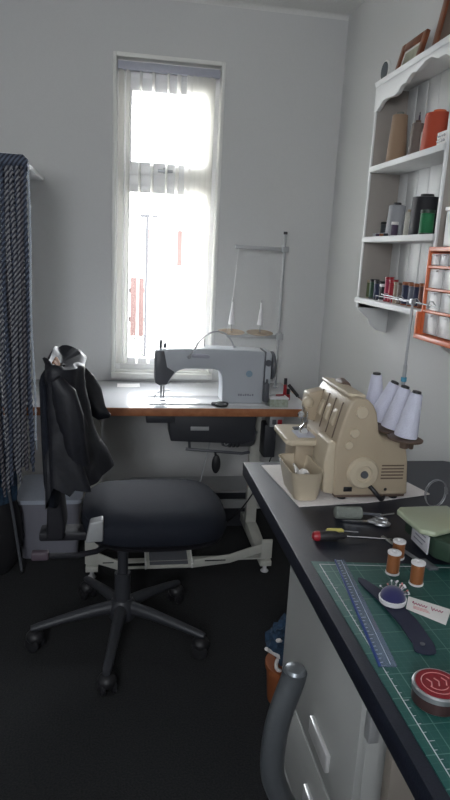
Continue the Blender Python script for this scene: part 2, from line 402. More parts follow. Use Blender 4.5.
obj('heading', B().loft([[(x, 2.586 + .028 * math.cos(a), 1.802 + .024 * math.sin(a) - max(0, (x + .375)) * .9) for a in [k * PI / 6 for k in range(12)]] for x in (-.64, -.55, -.47, -.40, -.375, -.355)]), 'cord_blue', ct)
bg = thing('laundry_bag', 'slumped black bag with blue denim cloth on top under the hanging cords', 'bag', (-.62, 2.72, 0))
def blob(cx, cy, ax, ay, zs, seed, amp=.03, n=28):
    out = []
    for k, (z, s_) in enumerate(zs):
        out.append([(cx + (ax * s_ + amp * noise.noise(Vector((math.cos(a) * 1.5, math.sin(a) * 1.5, z * 5 + seed)))) * math.cos(a),
                     cy + (ay * s_ + amp * noise.noise(Vector((math.cos(a) * 1.5 + 5, math.sin(a) * 1.5, z * 5 + seed)))) * math.sin(a), z) for a in [2 * PI * i / n for i in range(n)]])
    return out
obj('sack', B().loft(blob(-.62, 2.80, .15, .13, [(.002, .8), (.04, 1), (.15, 1.06), (.28, 1.0), (.38, .9), (.42, .6)], 3)), 'bag_black', bg)
obj('denim_cloth', B().loft(blob(-.60, 2.80, .15, .11, [(.36, .98), (.42, 1.02), (.47, .9), (.52, .75), (.56, .5), (.575, .2)], 8, .05)), 'denim', bg)
o = thing('metal_stand', 'thin dark metal pole leaning beside the white storage box', 'pole', (-.455, 2.70, 0))
obj('pole', B().tube([(-.448, 2.74, .01), (-.475, 2.72, .30), (-.50, 2.70, .52)], .0065, 10), 'mach_dark', o)
obj('foot', B().ball((-.448, 2.74, .010), .010, n=8), 'black', o)

sb = thing('storage_box', 'translucent white plastic storage box with pale lid under the table', 'box', (-.34, 3.02, 0))
def taper(x0, x1, y0, y1, z0, z1, k):
    q = []
    for z, s_ in ((z0, k), (z1, 1)):
        cx, cy, hx, hy = (x0 + x1) / 2, (y0 + y1) / 2, (x1 - x0) / 2 * s_, (y1 - y0) / 2 * s_
        r = .03; pts = []
        for qx, qy, a0 in ((1, 1, 0), (-1, 1, 90), (-1, -1, 180), (1, -1, 270)):
            for a in range(0, 91, 18):
                aa = math.radians(a0 + a); pts.append((cx + qx * (hx - r) + r * math.cos(aa), cy + qy * (hy - r) + r * math.sin(aa), z))
        q.append(pts)
    return q
obj('tub', B().loft(taper(-.485, -.19, 2.86, 3.20, .002, .295, .9)), 'box_plastic', sb)
obj('lid', B().loft(taper(-.495, -.18, 2.85, 3.21, .295, .315, 1)), 'box_lid', sb)

# ------------------------------------------------------------------ sewing table with stand
TZ = .78; TX0, TX1, TY0, TY1 = -.56, .925, 2.83, 3.446
tb = thing('sewing_table', 'long industrial sewing table with pale top, orange wood edge and steel stand by window', 'table', (.2, 3.1, 0))
obj('tabletop', B().box(TX0 + .004, TX1 - .004, TY0 + .004, TY1, TZ - .037, TZ, .002), 'laminate', tb)
b = B(); b.box(TX0, TX1, TY0 - .002, TY0 + .004, TZ - .040, TZ - .0015, .001); b.box(TX1 - .004, TX1 + .002, TY0, TY1, TZ - .040, TZ - .0015, .001)
b.box(TX0 + .002, TX1 - .002, TY0 + .002, TY1 - .002, TZ - .040, TZ - .036, 0)
obj('wood_edging', b, 'wood_edge', tb)
for x in (-.125, .70):
    lg = obj('leg', B().box(x - .028, x + .028, 3.04, 3.085, .05, TZ - .04, .004), 'stand_cream', tb)
    obj('bolt', B().cyl((x, 3.04, .60), .008, .006, rot=align((0, -1, 0))), 'steel', lg)
    ft = obj('foot', B().prism([(2.66, .035), (2.66, .062), (2.98, .095), (3.15, .095), (3.34, .062), (3.34, .035)], 'x', x - .028, x + .028, .003), 'stand_cream', tb)
    for y in (2.68, 3.31): obj('foot_pad', B().lathe((x, y, 0), [(.018, 0), (.020, .004), (.010, .014), (.008, .037)]), 'white_plastic', ft)
    obj('top_bracket', B().box(x - .028, x + .028, 2.92, 3.30, TZ - .065, TZ - .041, .003), 'stand_cream', tb)
# bent brace at floor level with the treadle
b = B()
def plate(pts, w, t=.004):
    # strip along pts in XZ with depth w in Y
    q = B()
    for (x0, y0, z0), (x1, y1, z1) in zip(pts, pts[1:]):
        q.prism([(x0, z0), (x1, z1), (x1, z1 + t), (x0, z0 + t)], 'y', y0, y0 + w, .0008)
    return q
brace = B()
brace.box(-.155, -.098, 2.655, 2.664, .058, .175, .002)
brace.box(.672, .725, 2.655, 2.664, .058, .155, .002)
brace.prism([(-.10, .058), (-.005, .022), (-.005, .068), (-.10, .112)], 'y', 2.655, 2.665, .002)
brace.prism([(.345, .022), (.52, .040), (.675, .090), (.675, .135), (.52, .083), (.345, .062)], 'y', 2.655, 2.665, .002)
brace.box(-.005, .345, 2.66, 2.67, .022, .034, .002)
brace.box(-.15, .72, 2.664, 2.70, .050, .058, .001)
bmesh.ops.translate(brace.bm, vec=(0, 0, .022), verts=brace.bm.verts)
br = obj('floor_brace', brace, 'stand_cream', tb)
obj('brace_slot', B().box(.40, .50, 2.6535, 2.656, .076, .082, .0005).box(-.075, -.025, 2.6535, 2.656, .082, .087, .0005), 'black', br)
tr = obj('treadle', B().box(.125, .335, 2.63, 2.86, .060, .070, .003, R=rotm('X', 12, (.2, 2.64, .06))), 'stand_cream', tb)
obj('ribbed_pad', B().box(.14, .32, 2.645, 2.85, .070, .074, .002, R=rotm('X', 12, (.2, 2.64, .06))), 'mach_dark', tr)
obj('treadle_lip', B().box(.118, .126, 2.63, 2.86, .058, .085, .002, R=rotm('X', 12, (.2, 2.64, .06))).box(.334, .342, 2.63, 2.86, .058, .085, .002, R=rotm('X', 12, (.2, 2.64, .06))), 'white_gloss', tr)
obj('treadle_rod', B().tube([(.33, 2.80, .11), (.40, 2.95, .35), (.47, 3.05, .60)], .004, 8), 'steel', tb)
obj('crossbar', B().box(-.10, .68, 3.05, 3.075, .17, .215, .003), 'grey_metal', tb)
# below the top: drawer, oil pan, motor, knee lifter, switch
obj('small_drawer', B().box(.12, .255, 2.86, 3.08, TZ - .083, TZ - .041, .004), 'black_iron', tb)
pan = obj('oil_pan', B().prism([(.225, TZ - .04), (.66, TZ - .04), (.655, .60), (.60, .585), (.24, .60)], 'y', 2.88, 3.08, .006), 'black_iron', tb)
obj('pan_label', B().box(.335, .425, 2.877, 2.880, .655, .675, .0008), 'grey_metal', pan)
mo = obj('motor', B().lathe((.50, 2.96, .62), [(.03, 0), (.065, .005), (.07, .02), (.07, .15), (.06, .165), (.03, .17)], rot=align((1, 0, 0))).box(.53, .60, 2.93, 3.03, .60, .735, .006), 'mach_dark', tb)
obj('cooling_fin', B().lathe((.54, 2.96, .62), [(.074, 0), (.074, .006)], rot=align((1, 0, 0))).lathe((.56, 2.96, .62), [(.074, 0), (.074, .006)], rot=align((1, 0, 0))).lathe((.58, 2.96, .62), [(.074, 0), (.074, .006)], rot=align((1, 0, 0))), 'black_iron', mo)
kl = obj('knee_lifter_bar', B().tube([(.32, 2.93, .545), (.45, 2.91, .54), (.60, 2.90, .53), (.64, 2.92, .53)], .008, 8).tube([(.34, 2.93, .545), (.34, 2.98, .60)], .007, 8), 'mach_dark', tb)
obj('knee_pad', B().ball((.472, 2.90, .475), .05, .45, .3, 1).tube([(.465, 2.90, .54), (.47, 2.90, .50)], .006, 8), 'black', kl)
sw = obj('switch_box', B().box(.725, .795, 2.87, 2.95, .675, .738, .005), 'grey_metal', tb)
obj('red_button', B().box(.765, .787, 2.866, 2.871, .69, .715, .002), 'red', sw)
obj('grey_button', B().box(.737, .757, 2.866, 2.871, .69, .715, .002), 'mach_dark', sw)
obj('control_box', B().box(.715, .775, 2.92, 3.02, .50, .672, .006), 'black_iron', tb)
obj('power_cable', B().tube([(.76, 2.93, .50), (.74, 2.98, .38), (.66, 3.02, .20), (.58, 3.10, .06), (.50, 3.2, .012), (.40, 3.28, .010)], .004, 8, 2), 'black', tb)
obj('motor_cable', B().tube([(.58, 2.93, .66), (.52, 2.90, .56), (.50, 2.895, .60), (.47, 2.89, .70), (.44, 2.9, .738)], .003, 8, 2), 'grey_metal', tb)

lc = thing('low_crate', 'low dark crate with pale rim standing at the wall under the sewing table', 'crate', (.36, 3.32, 0))
obj('tub', B().loft(taper(.06, .735, 3.19, 3.41, .002, .205, .985)), 'black_iron', lc)
obj('rim', B().loft(taper(.055, .74, 3.185, 3.415, .205, .217, 1)), 'grey_metal', lc)

# ------------------------------------------------------------------ industrial sewing machine
ms = thing('industrial_sewing_machine', 'pale blue-grey industrial sewing machine set into the table by the window', 'sewing machine', (.45, 2.98, TZ))
y0, y1 = 2.905, 3.035
obj('bed', B().box(.13, .70, 2.89, 3.07, TZ, TZ + .006, .002), 'laminate', ms)
arm = [(.17, 1.045), (.165, 1.03), (.168, .885), (.185, .872), (.222, .875), (.235, .905), (.262, .94), (.30, .955), (.44, .955), (.468, .945), (.482, .92), (.487, .86), (.487, TZ + .006), (.690, TZ + .006), (.690, 1.035), (.68, 1.047), (.60, 1.05), (.45, 1.052), (.28, 1.05)]
obj('arm', B().prism(arm, 'y', y0, y1, .012, 4), 'mach', ms, angle=50)
obj('face_plate', B().prism([(.158, 1.03), (.16, .885), (.18, .873), (.215, .876), (.228, .90), (.252, .938), (.215, .96), (.20, 1.038), (.17, 1.04)], 'y', y0 - .006, y1 - .02, .004), 'mach_dark', ms)
obj('needle_bar', B().cyl((.192, 2.95, .80), .0045, .09).cyl((.192, 2.95, TZ + .004), .0012, .03, 8), 'steel', ms)
obj('pressure_screw', B().cyl((.185, 2.95, 1.04), .0075, .045).cyl((.207, 2.965, 1.04), .007, .028), 'mach_dark', ms)
obj('presser_foot', B().cyl((.205, 2.955, .80), .004, .08).box(.185, .215, 2.935, 2.965, TZ + .006, TZ + .014, .002).box(.195, .235, 2.951, 2.956, .835, .84, .001).tube([(.205, 2.955, .84), (.165, 2.94, .82), (.16, 2.94, .80)], .002, 6), 'steel', ms)
obj('needle_plate', B().box(.15, .25, 2.91, 2.99, TZ + .006, TZ + .0075, .0005), 'chrome', ms)
obj('end_cover', B().prism([(.692, .82), (.725, .83), (.725, 1.03), (.715, 1.045), (.692, 1.045)], 'y', y0 + .004, y1 - .004, .006, 3), 'mach', ms)
obj('seam', B().box(.6895, .6945, y0 - .001, y1 + .001, .80, 1.046, .001), 'mach_dark', ms)
obj('handwheel', B().lathe((.726, 2.97, .968), [(.03, 0), (.066, .002), (.070, .008), (.070, .018), (.062, .024), (.03, .026)], 36, align((1, 0, 0))), 'mach_dark', ms)
obj('stitch_dial', B().lathe((.708, y0 + .004, .99), [(.016, 0), (.016, .008), (.014, .010)], 24, align((0, -1, 0))), 'mach_dark', ms)
obj('bobbin_winder', B().box(.688, .712, 2.87, 2.905, .80, .895, .004).cyl((.70, 2.88, .895), .006, .02), 'mach_dark', ms)
obj('thread_plate', B().prism([(.325, 1.022), (.335, 1.01), (.41, 1.006), (.42, 1.015), (.41, 1.026), (.34, 1.03)], 'y', y0 - .004, y0 + .001, .0015), 'head_rail', ms)
obj('round_badge', B().lathe((.615, y0 + .001, .935), [(.017, 0), (.016, .0025)], 24, align((0, -1, 0))), 'badge_blue', ms, 'small round pale blue badge')
b = B()
for k, x in enumerate((.565, .576, .588, .599, .611, .622, .634)): b.box(x, x + .008, y0 - .0012, y0 + .001, .825, .835 - (.003 if k in (2, 5) else 0), .0004)
obj('maker_lettering', b, 'print', ms)
obj('gooseneck', B().tube([(.318, 2.895, 1.016), (.335, 2.893, 1.04), (.37, 2.90, 1.10), (.43, 2.93, 1.135), (.49, 2.96, 1.13), (.53, 2.98, 1.09), (.548, 2.985, 1.05)], .0042, 10, 2).ball((.318, 2.893, 1.014), .010), 'steel', ms)
obj('spool_pin', B().cyl((.40, 2.98, 1.05), .0025, .04, 8).cyl((.36, 2.98, 1.05), .002, .025, 8).cyl((.548, 2.985, 1.048), .007, .012), 'steel', ms)

# thread stand clamped to the table
ts = thing('thread_stand', 'tall grey two-arm thread stand at the back of the sewing table', 'thread stand', (.85, 3.3, TZ))
obj('pole', B().cyl((.85, 3.30, TZ), .0075, .835), 'grey_metal', ts)
obj('pole_cap', B().cyl((.85, 3.30, 1.612), .0105, .014), 'black', ts)
obj('base_nut', B().cyl((.85, 3.30, TZ), .016, .012, 6), 'steel', ts)
ar = obj('thread_guide_arm', B().box(.585, .85, 3.292, 3.308, 1.525, 1.546, .002).box(.835, .872, 3.285, 3.315, 1.52, 1.55, .004), 'grey_metal', ts)
obj('guide_eye', B().tube([(.60 + .008 * math.cos(a * PI / 4), 3.29, 1.532 + .008 * math.sin(a * PI / 4)) for a in range(9)], .0012, 6), 'steel', ar)
obj('spool_arm', B().box(.56, .85, 3.290, 3.310, 1.058, 1.078, .002).box(.835, .875, 3.285, 3.315, 1.053, 1.087, .004), 'grey_metal', ts)
for x in (.585, .743):
    d = obj('spool_plate', B().lathe((x, 3.30, 1.082), [(.004, -.008), (.012, 0), (.070, .004), (.073, .008), (.068, .008), (.012, .006), (.006, .010)], 36, align((0, -.10, 1))), 'disc_tan', ts)
    obj('spool_peg', B().cyl((x, 3.30, 1.088), .0025, .175, 8), 'grey_metal', d)
    obj('cone_holder', B().lathe((x, 3.30, 1.13), [(.018, 0), (.015, .02), (.009, .08), (.006, .085), (.004, .12)], 20), 'white_plastic', d)
obj('thread', B().tube([(.60, 3.29, 1.53), (.55, 3.1, 1.3), (.50, 2.97, 1.08)], .0006, 4), 'white_plastic', ts)

# scissors, box, bottle, marker on the table
def scissors(name, c, ang, L, m_h, label, cat='scissors', group=None):
    hr = .0042 * (1.9 if L > .15 else 1)
    t = thing(name, label, cat, c, group)
    R = Matrix.Translation(c) @ Matrix.Rotation(math.radians(ang), 4, 'Z')
    for sgn in (1, -1):
        q = B(); q.prism([(0, -.004 * sgn), (L * .55, 0), (0, .006 * sgn)], 'z', .003 + .002 * (sgn > 0), .0045 + .002 * (sgn > 0), 0)
        bmesh.ops.transform(q.bm, matrix=R, verts=q.bm.verts); obj('blade', q, 'chrome', t)
        q = B(); pts = [(0, 0, .005), (-L * .12, -.008 * sgn, .006)]
        pts += [(-L * .28 - L * .14 * math.cos(a), -sgn * (L * .10 + L * .085 * math.sin(a)), .006) for a in [k * PI / 7 - PI for k in range(15)]]
        q.tube([(0, 0, hr + .001), (-L * .15, -.010 * sgn, hr + .002)], hr, 8); q.tube([(p[0], p[1], hr + .001) for p in pts[2:]], hr, 8)
        bmesh.ops.transform(q.bm, matrix=R, verts=q.bm.verts); obj('handle', q, m_h, t)
    return t
scissors('scissors', (.435, 2.885, TZ), 165, .17, 'black', 'black-handled scissors lying on the sewing table below the machine arm')
o = thing('glass_tray', 'pale green patterned glass box at the right of the sewing machine', 'box', (.76, 2.90, TZ))
obj('box_body', B().box(.716, .808, 2.855, 2.93, TZ, TZ + .040, .003), 'green_glass', o)
obj('box_rim', B().box(.714, .810, 2.853, 2.932, TZ + .040, TZ + .047, .002), 'white_plastic', o)
o = thing('marker_pen', 'red pen-shaped bottle with black cap standing on the table right end', 'marker', (.826, 3.0, TZ))
obj('barrel', B().cyl((.826, 3.0, TZ), .009, .085), 'red', o); obj('cap', B().cyl((.826, 3.0, TZ + .085), .0085, .032), 'black', o)
o = thing('bottle', 'small red bottle with dark lid beside the taller red marker', 'bottle', (.848, 3.02, TZ))
obj('body', B().cyl((.850, 3.02, TZ), .011, .030), 'red', o); obj('cap', B().cyl((.850, 3.02, TZ + .030), .009, .028), 'black', o)
o = thing('felt_pen', 'thick black pen leaning at the right end of the sewing table', 'pen', (.90, 3.08, TZ))
obj('barrel', B().tube([(.872, 3.10, TZ + .062), (.915, 3.06, TZ + .010)], .009, 12), 'black', o)
obj('tip', B().tube([(.915, 3.06, TZ + .010), (.922, 3.053, TZ + .003)], .004, 8), 'mach_dark', o)
o = thing('small_tool', 'thin red-handled tool lying across the glass box on the table', 'tool', (.76, 2.9, TZ + .047))
obj('shaft', B().tube([(.70, 2.89, TZ + .052), (.755, 2.90, TZ + .052)], .0018, 6), 'steel', o)
obj('handle', B().tube([(.755, 2.90, TZ + .052), (.795, 2.905, TZ + .052)], .004, 8), 'red', o)
o = tag(obj('paper_sheet', B().sheet(lambda u, v: (-.02 + u * .12, 3.36 - v * .09, TZ + .0008 + .012 * max(0, u - .6) ** 2), 8, 4, .0008), 'paper'), 'scrap of pale paper lying on the table under the window', 'paper')

# ------------------------------------------------------------------ office chair
CX, CY = .014, 2.21
oc = thing('office_chair', 'dark navy office chair with five-castor base pulled up to the sewing table', 'chair', (CX, CY, 0))
def squircle(cx, cy, a, b_, z, n=40, p=3.2, zf=None):
    out = []
    for i in range(n):
        t = 2 * PI * i / n; c, s_ = math.cos(t), math.sin(t)
        x = cx + a * math.copysign(abs(c) ** (2 / p), c); y = cy + b_ * math.copysign(abs(s_) ** (2 / p), s_)
        out.append((x, y, z + (zf(x, y) if zf else 0)))
    return out
sx, sy = .130, 2.205
wf = lambda x, y: -.9 * max(0, x - .27) ** 2 * 2.0 - .02 * ((y - sy) / .23) ** 2
obj('seat', B().loft([squircle(sx, sy, .24, .205, .505, zf=wf), squircle(sx, sy, .262, .228, .520, zf=wf), squircle(sx, sy, .270, .236, .550, zf=wf), squircle(sx, sy, .264, .230, .580, zf=wf), squircle(sx, sy, .235, .205, .602, zf=wf), squircle(sx, sy, .17, .15, .610, zf=wf), squircle(sx, sy, .06, .05, .613, zf=wf)]), 'chair_fabric', oc)
obj('seat_shell', B().loft([squircle(sx + .01, sy, .20, .16, .472, zf=wf), squircle(sx + .005, sy, .245, .205, .485, zf=wf), squircle(sx, sy, .258, .222, .506, zf=wf)]), 'chair_plastic', oc)
obj('seat_lever_panel', B().prism([(-.115, .515), (-.10, .59), (-.055, .60), (-.055, .52)], 'y', 1.985, 2.03, .006, 3), 'grey_metal', oc, 'pale grey plastic side bracket')
obj('mechanism', B().box(-.06, .12, 2.13, 2.29, .425, .478, .012).box(-.29, -.05, 2.16, 2.24, .44, .475, .008), 'chair_plastic', oc)
lv = obj('lever', B().tube([(-.02, 2.13, .45), (-.10, 2.02, .455), (-.27, 1.985, .475)], .010, 10, 1), 'chair_plastic', oc)
obj('lever_knob', B().box(-.292, -.235, 1.972, 2.002, .462, .492, .006), 'mauve', lv)
obj('backrest_support', B().prism([(-.262, .455), (-.20, .455), (-.195, .50), (-.205, .60), (-.215, .80), (-.250, .80), (-.256, .60)], 'y', 2.13, 2.27, .012, 3), 'chair_plastic', oc)
br = obj('backrest', B().loft([[(x + .03 * ((y - 2.2) / .2) ** 2 * 0 + -.005 * k, y, z) for (x, y, z) in [( -.228 + a_ * math.cos(t), 2.20 + b_ * math.copysign(abs(math.sin(t)) ** .6, math.sin(t)), z) for t in [2 * PI * i / 32 for i in range(32)]]] for k, (a_, b_, z) in enumerate([(.016, .11, .60), (.024, .145, .62), (.027, .160, .70), (.026, .165, .85), (.024, .16, 1.0), (.02, .15, 1.05), (.012, .12, 1.065)])]), 'chair_fabric', oc)
obj('column', B().cyl((CX, CY, .11), .031, .17).cyl((CX, CY, .27), .020, .17), 'base_grey', oc)
obj('base_hub', B().lathe((CX, CY, .085), [(.045, 0), (.052, .01), (.052, .06), (.038, .085)], 28), 'base_grey', oc)
for k in range(5):
    a = math.radians(261 + 72 * k); d = Vector((math.cos(a), math.sin(a), 0)); p = Vector((-d.y, d.x, 0)); c0 = Vector((CX, CY, 0))
    rings = []
    for t, w_, zc, h in ((.035, .024, .135, .028), (.12, .022, .128, .023), (.24, .018, .108, .017), (.32, .017, .092, .014), (.345, .012, .088, .010)):
        rings.append([tuple(c0 + d * t + p * (w_ * math.cos(q)) + Vector((0, 0, zc + h * math.sin(q)))) for q in [2 * PI * i / 12 for i in range(12)]])
    lg = obj('base_leg', B().loft(rings), 'base_grey', oc)
    e = c0 + d * .33
    cs = obj('castor', B().ball((e.x, e.y, .052), .034, 1, 1, .85).cyl((e.x, e.y, .05), .008, .04), 'black', oc)
    yaw = [20, 75, 140, 210, 60][k]; ax = Vector((math.cos(math.radians(yaw)), math.sin(math.radians(yaw)), 0))
    for s_ in (-1, 1):
        q = e + ax * (.020 * s_) - ax * .0095 + Vector((0, 0, .030))
        obj('castor_wheel', B().lathe(tuple(q), [(.022, 0), (.030, .004), (.030, .015), (.022, .019)], 24, align(ax)), 'black', cs)

# jacket over the backrest
jk = thing('jacket', 'black waxed jacket draped over the back of the office chair', 'jacket', (-.2, 2.2, .64))
N = 72; rings = []
for j in range(34):
    t = j / 33
    z = .70 + .385 * t ** .9
    ring_ = []
    for i in range(N):
        a = 2 * PI * i / N; c, s_ = math.cos(a), math.sin(a)
        fx = (.105 * (1 - t) ** 1.6 + .060 + .035 * t ** 2) if c > 0 else .038
        fy = .188 + .012 * (1 - t) - .02 * t
        fold = (.020 * (1 - t) + .002) * math.sin(5 * a + 2.2 * t + 1) + .009 * (1 - t * .85) * math.sin(11 * a + 5 * t) + .014 * noise.noise(Vector((c * 2, s_ * 2, t * 4)))
        x = -.218 + (fx + fold * (1 if c > 0 else .25)) * math.copysign(abs(c) ** .85, c)
        y = 2.20 + (fy + fold * .5) * math.copysign(abs(s_) ** .75, s_)
        zz = z + (.032 * abs((y - 2.2) / .17) ** 1.6 + .012 * math.sin(9 * y + 3 * x) + (.012 if c > 0 else .018) * abs(c) ** 2) * t ** 3
        if t < .12: zz += (.012 * math.sin(3 * a + .5)) * (1 - t / .12) + (-.10 if c < .3 else 0) * (1 - t / .12) * abs(c)
        ring_.append((x, y, zz))
    rings.append(ring_)
top = [tuple(Vector(p) * .72 + Vector((-.235, 2.2, p[2])) * .28 * 1 + Vector((0, 0, 0)) for p in rings[-1])]
top = [(p[0] * .78 - .21 * .22, 2.2 + (p[1] - 2.2) * .88, p[2] + .010 + .004 * math.sin(i * .5)) for i, p in enumerate(rings[-1])]
top2 = [(-.21 + (p[0] + .21) * .15, 2.2 + (p[1] - 2.2) * .8, p[2] - .030) for p in top]
obj('body', B().loft(rings + [top, top2], cap0=False), 'jacket', jk, angle=60)
def sleeve(pts, rs, seed):
    q = B(); P = [Vector(p) for p in pts]; R_ = []
    for k, (p, r) in enumerate(zip(P, rs)):
        d = (P[min(k + 1, len(P) - 1)] - P[max(k - 1, 0)]).normalized(); u = d.cross(Vector((0, 1, .2))).normalized(); v = d.cross(u)
        R_.append([tuple(p + (u * math.cos(a) + v * math.sin(a) * .8) * (r + .016 * noise.noise(Vector((math.cos(a) * 1.6, math.sin(a) * 1.6, k * .9 + seed))))) for a in [2 * PI * i / 20 for i in range(20)]])
    return q.loft(R_)
obj('sleeve', sleeve([(-.16, 2.35, 1.05), (-.145, 2.37, 1.01), (-.125, 2.375, .95), (-.10, 2.36, .905), (-.07, 2.34, .885), (-.04, 2.33, .875)], [.025, .044, .048, .044, .034, .006], 2), 'jacket', jk, angle=60)
obj('sleeve', sleeve([(-.21, 2.02, 1.08), (-.18, 2.03, 1.03), (-.165, 2.03, .95), (-.15, 2.03, .86), (-.14, 2.04, .78)], [.02, .042, .045, .040, .030], 5), 'jacket', jk, angle=60)
b = B()
b.sheet(lambda u, v: (-.245 + .045 * u + .012 * math.sin(v * 9), 2.05 + .12 * v, 1.085 + .035 * math.sin(v * PI) * (1 - u) + .02 * math.sin(u * 4 + v * 5)), 8, 12, .003)
obj('collar', b, 'jacket', jk)
obj('lining', B().sheet(lambda u, v: (-.235 + .03 * u, 2.08 + .085 * v, 1.092 + .030 * math.sin(u * PI) + .006 * math.sin(v * 8)), 6, 8, .002), 'tan_lining', jk, 'tan inner lining showing at the collar')

# ------------------------------------------------------------------ worktop and cabinets
WT = .90
wt = tag(obj('worktop', B().prism([(.36, -.6), (.36, 1.715), (1.0, 1.715), (1.075, 1.66), (XR - .002, 1.60), (XR - .002, -.6)], 'z', WT - .04, WT, .0015), ['worktop']), 'long blue-black worktop running along the right wall', 'worktop')
cb = thing('drawer_cabinet', 'white drawer cabinet under the blue-black worktop', 'cabinet', (.7, 1.11, 0))
cy0, cy1 = .87, 1.36
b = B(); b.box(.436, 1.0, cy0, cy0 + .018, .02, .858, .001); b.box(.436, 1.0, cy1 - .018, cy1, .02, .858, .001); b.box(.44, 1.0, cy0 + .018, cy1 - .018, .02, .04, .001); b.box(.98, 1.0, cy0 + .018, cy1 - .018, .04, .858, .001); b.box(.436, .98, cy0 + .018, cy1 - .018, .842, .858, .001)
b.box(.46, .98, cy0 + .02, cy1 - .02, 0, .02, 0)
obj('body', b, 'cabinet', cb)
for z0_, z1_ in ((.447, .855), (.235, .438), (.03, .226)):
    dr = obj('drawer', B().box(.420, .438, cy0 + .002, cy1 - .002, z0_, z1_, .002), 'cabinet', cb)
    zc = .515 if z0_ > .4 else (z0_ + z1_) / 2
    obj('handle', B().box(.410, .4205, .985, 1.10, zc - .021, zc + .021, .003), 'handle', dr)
sp = thing('support_panel', 'beige upright panel holding the worktop at the near end of the drawers', 'panel', (.6, .8, 0))
obj('panel', B().box(.435, 1.0, .775, .80, 0, .859, .002), 'beige_panel', sp)
obj('bracket', B().box(.425, .445, .845, .865, .69, .859, .002), 'grey_metal', sp)

# chair in the foreground (only its bent tube reaches the picture)
fc = thing('tubular_chair', 'blue-grey metal tube chair in the near foreground by the drawers', 'chair', (.28, .5, 0))
def upright(y):
    return B().tube([(.235, y, .958), (.2335, y, .945), (.219, y, .895), (.213, y, .85), (.213, y, .80), (.222, y, .77), (.245, y, .72), (.262, y, .60), (.27, y, .47), (.22, y, .25), (.19, y, .012)], .0170, 20, 2)
for y in (.70, .28):
    u = obj('back_tube', upright(y), 'tube', fc)
    obj('tube_plug', B().lathe((.235, y, .955), [(.0150, 0), (.0155, .003), (.013, .008), (.006, .011)], 20), 'tube', u)
    obj('front_leg', B().tube([(.272, y, .46), (.42, y, .455), (.60, y, .45), (.64, y, .40), (.66, y, .012)], .012, 12, 1), 'tube', fc)
obj('seat', B().box(.27, .62, .30, .68, .465, .495, .012, 3), 'black', fc)
obj('backrest', B().box(.208, .222, .298, .682, .60, .72, .006), 'black', fc)

# fabric bundle in an orange pot on the floor
fb = thing('fabric_basket', 'terracotta pot holding crumpled blue and white fabric beside the cabinet end', 'basket', (.565, 1.80, 0))
obj('pot', B().lathe((.575, 1.79, 0), [(.058, 0), (.065, .01), (.074, .13), (.080, .135), (.080, .15), (.070, .15)], 28), 'terracotta', fb)
obj('blue_fabric', B().ball((.572, 1.79, .235), .072, 1, 1, 1.0, noise_=.6, seed=3).ball((.545, 1.76, .285), .035, noise_=.8, seed=6), 'denim', fb, 'crumpled blue cloth')
b = B(); random.seed(5)
for k in range(7):
    c = Vector((.545 + random.uniform(-.03, .03), 1.745 + random.uniform(-.02, .03), .17 + .016 * k))
    b.tube([c + Vector((.035 * math.cos(a + k), .02 * math.sin(a * 1.3), .022 * math.sin(a + k * .7))) for a in [q * .7 for q in range(7)]], .0065, 8, 1)
obj('white_fabric', b, 'cloth_white', fb, 'white knotted cloth strips')

# ------------------------------------------------------------------ overlocker on the worktop
tag(obj('white_cloth', B().prism([(.406, 1.675), (.436, 1.375), (.62, 1.392), (.815, 1.440), (.79, 1.53), (.62, 1.69)], 'z', WT, WT + .004, .001), 'cloth_white'), 'off-white cloth spread under the cream overlocker', 'cloth')
ZB = WT + .004
ov = thing('overlocker', 'cream four-thread overlock sewing machine on a white cloth on the worktop', 'overlocker', (.63, 1.52, ZB))
oy0, oy1 = 1.40, 1.64
prof = [(.532, .918), (.527, .99), (.524, 1.045), (.548, 1.150), (.558, 1.166), (.572, 1.174), (.598, 1.168), (.614, 1.155), (.625, 1.135), (.637, 1.080), (.650, 1.066), (.696, 1.062), (.712, 1.048), (.722, 1.005), (.730, .918)]
obj('body', B().prism(prof, 'y', oy0, oy1, .007, 3), 'cream', ov, angle=50)
obj('base', B().box(.536, .726, oy0 + .006, oy1 - .004, ZB + .006, .920, .004), 'brown', ov)
obj('rubber_feet', B().cyl((.56, 1.42, ZB), .011, .008).cyl((.70, 1.42, ZB), .011, .008).cyl((.56, 1.62, ZB), .011, .008).cyl((.70, 1.62, ZB), .011, .008), 'black', ov)
hw = obj('handwheel', B().lathe((.600, oy0 + .002, .981), [(.040, 0), (.041, .010), (.036, .018), (.022, .019), (.020, .014)], 36, align((0, -1, 0))), 'cream_hi', ov)
obj('wheel_cap', B().lathe((.602, oy0 - .013, .979), [(.010, 0), (.009, .005)], 20, align((0, -1, 0))), 'mach_dark', hw)
for cx, cz, r in ((.584, 1.137, .0155), (.570, 1.084, .0115), (.558, 1.053, .0105)):
    obj('dial', B().lathe((cx, oy0 + .001, cz), [(r, 0), (r, .006), (r * .9, .008)], 28, align((0, -1, 0))), 'cream_hi', ov)
b = B()
for k in range(5): b.box(.652, .712, oy0 - .0008, oy0 + .003, .962 + k * .0085, .9655 + k * .0085, .0006)
obj('vent', b, 'brown', ov)
obj('power_switch', B().box(.556, .578, oy0 - .003, oy0 + .002, .930, .942, .001), 'black', ov)
obj('plug', B().tube([(.622, oy0 - .006, .945), (.628, oy0 - .014, .940), (.640, oy0 - .022, .925), (.655, oy0 - .012, .910), (.67, oy0 + .01, .910)], .0055, 10, 1).cyl((.668, oy0 + .002, .934), .004, .004, rot=align((0, -1, 0))), 'black', ov)
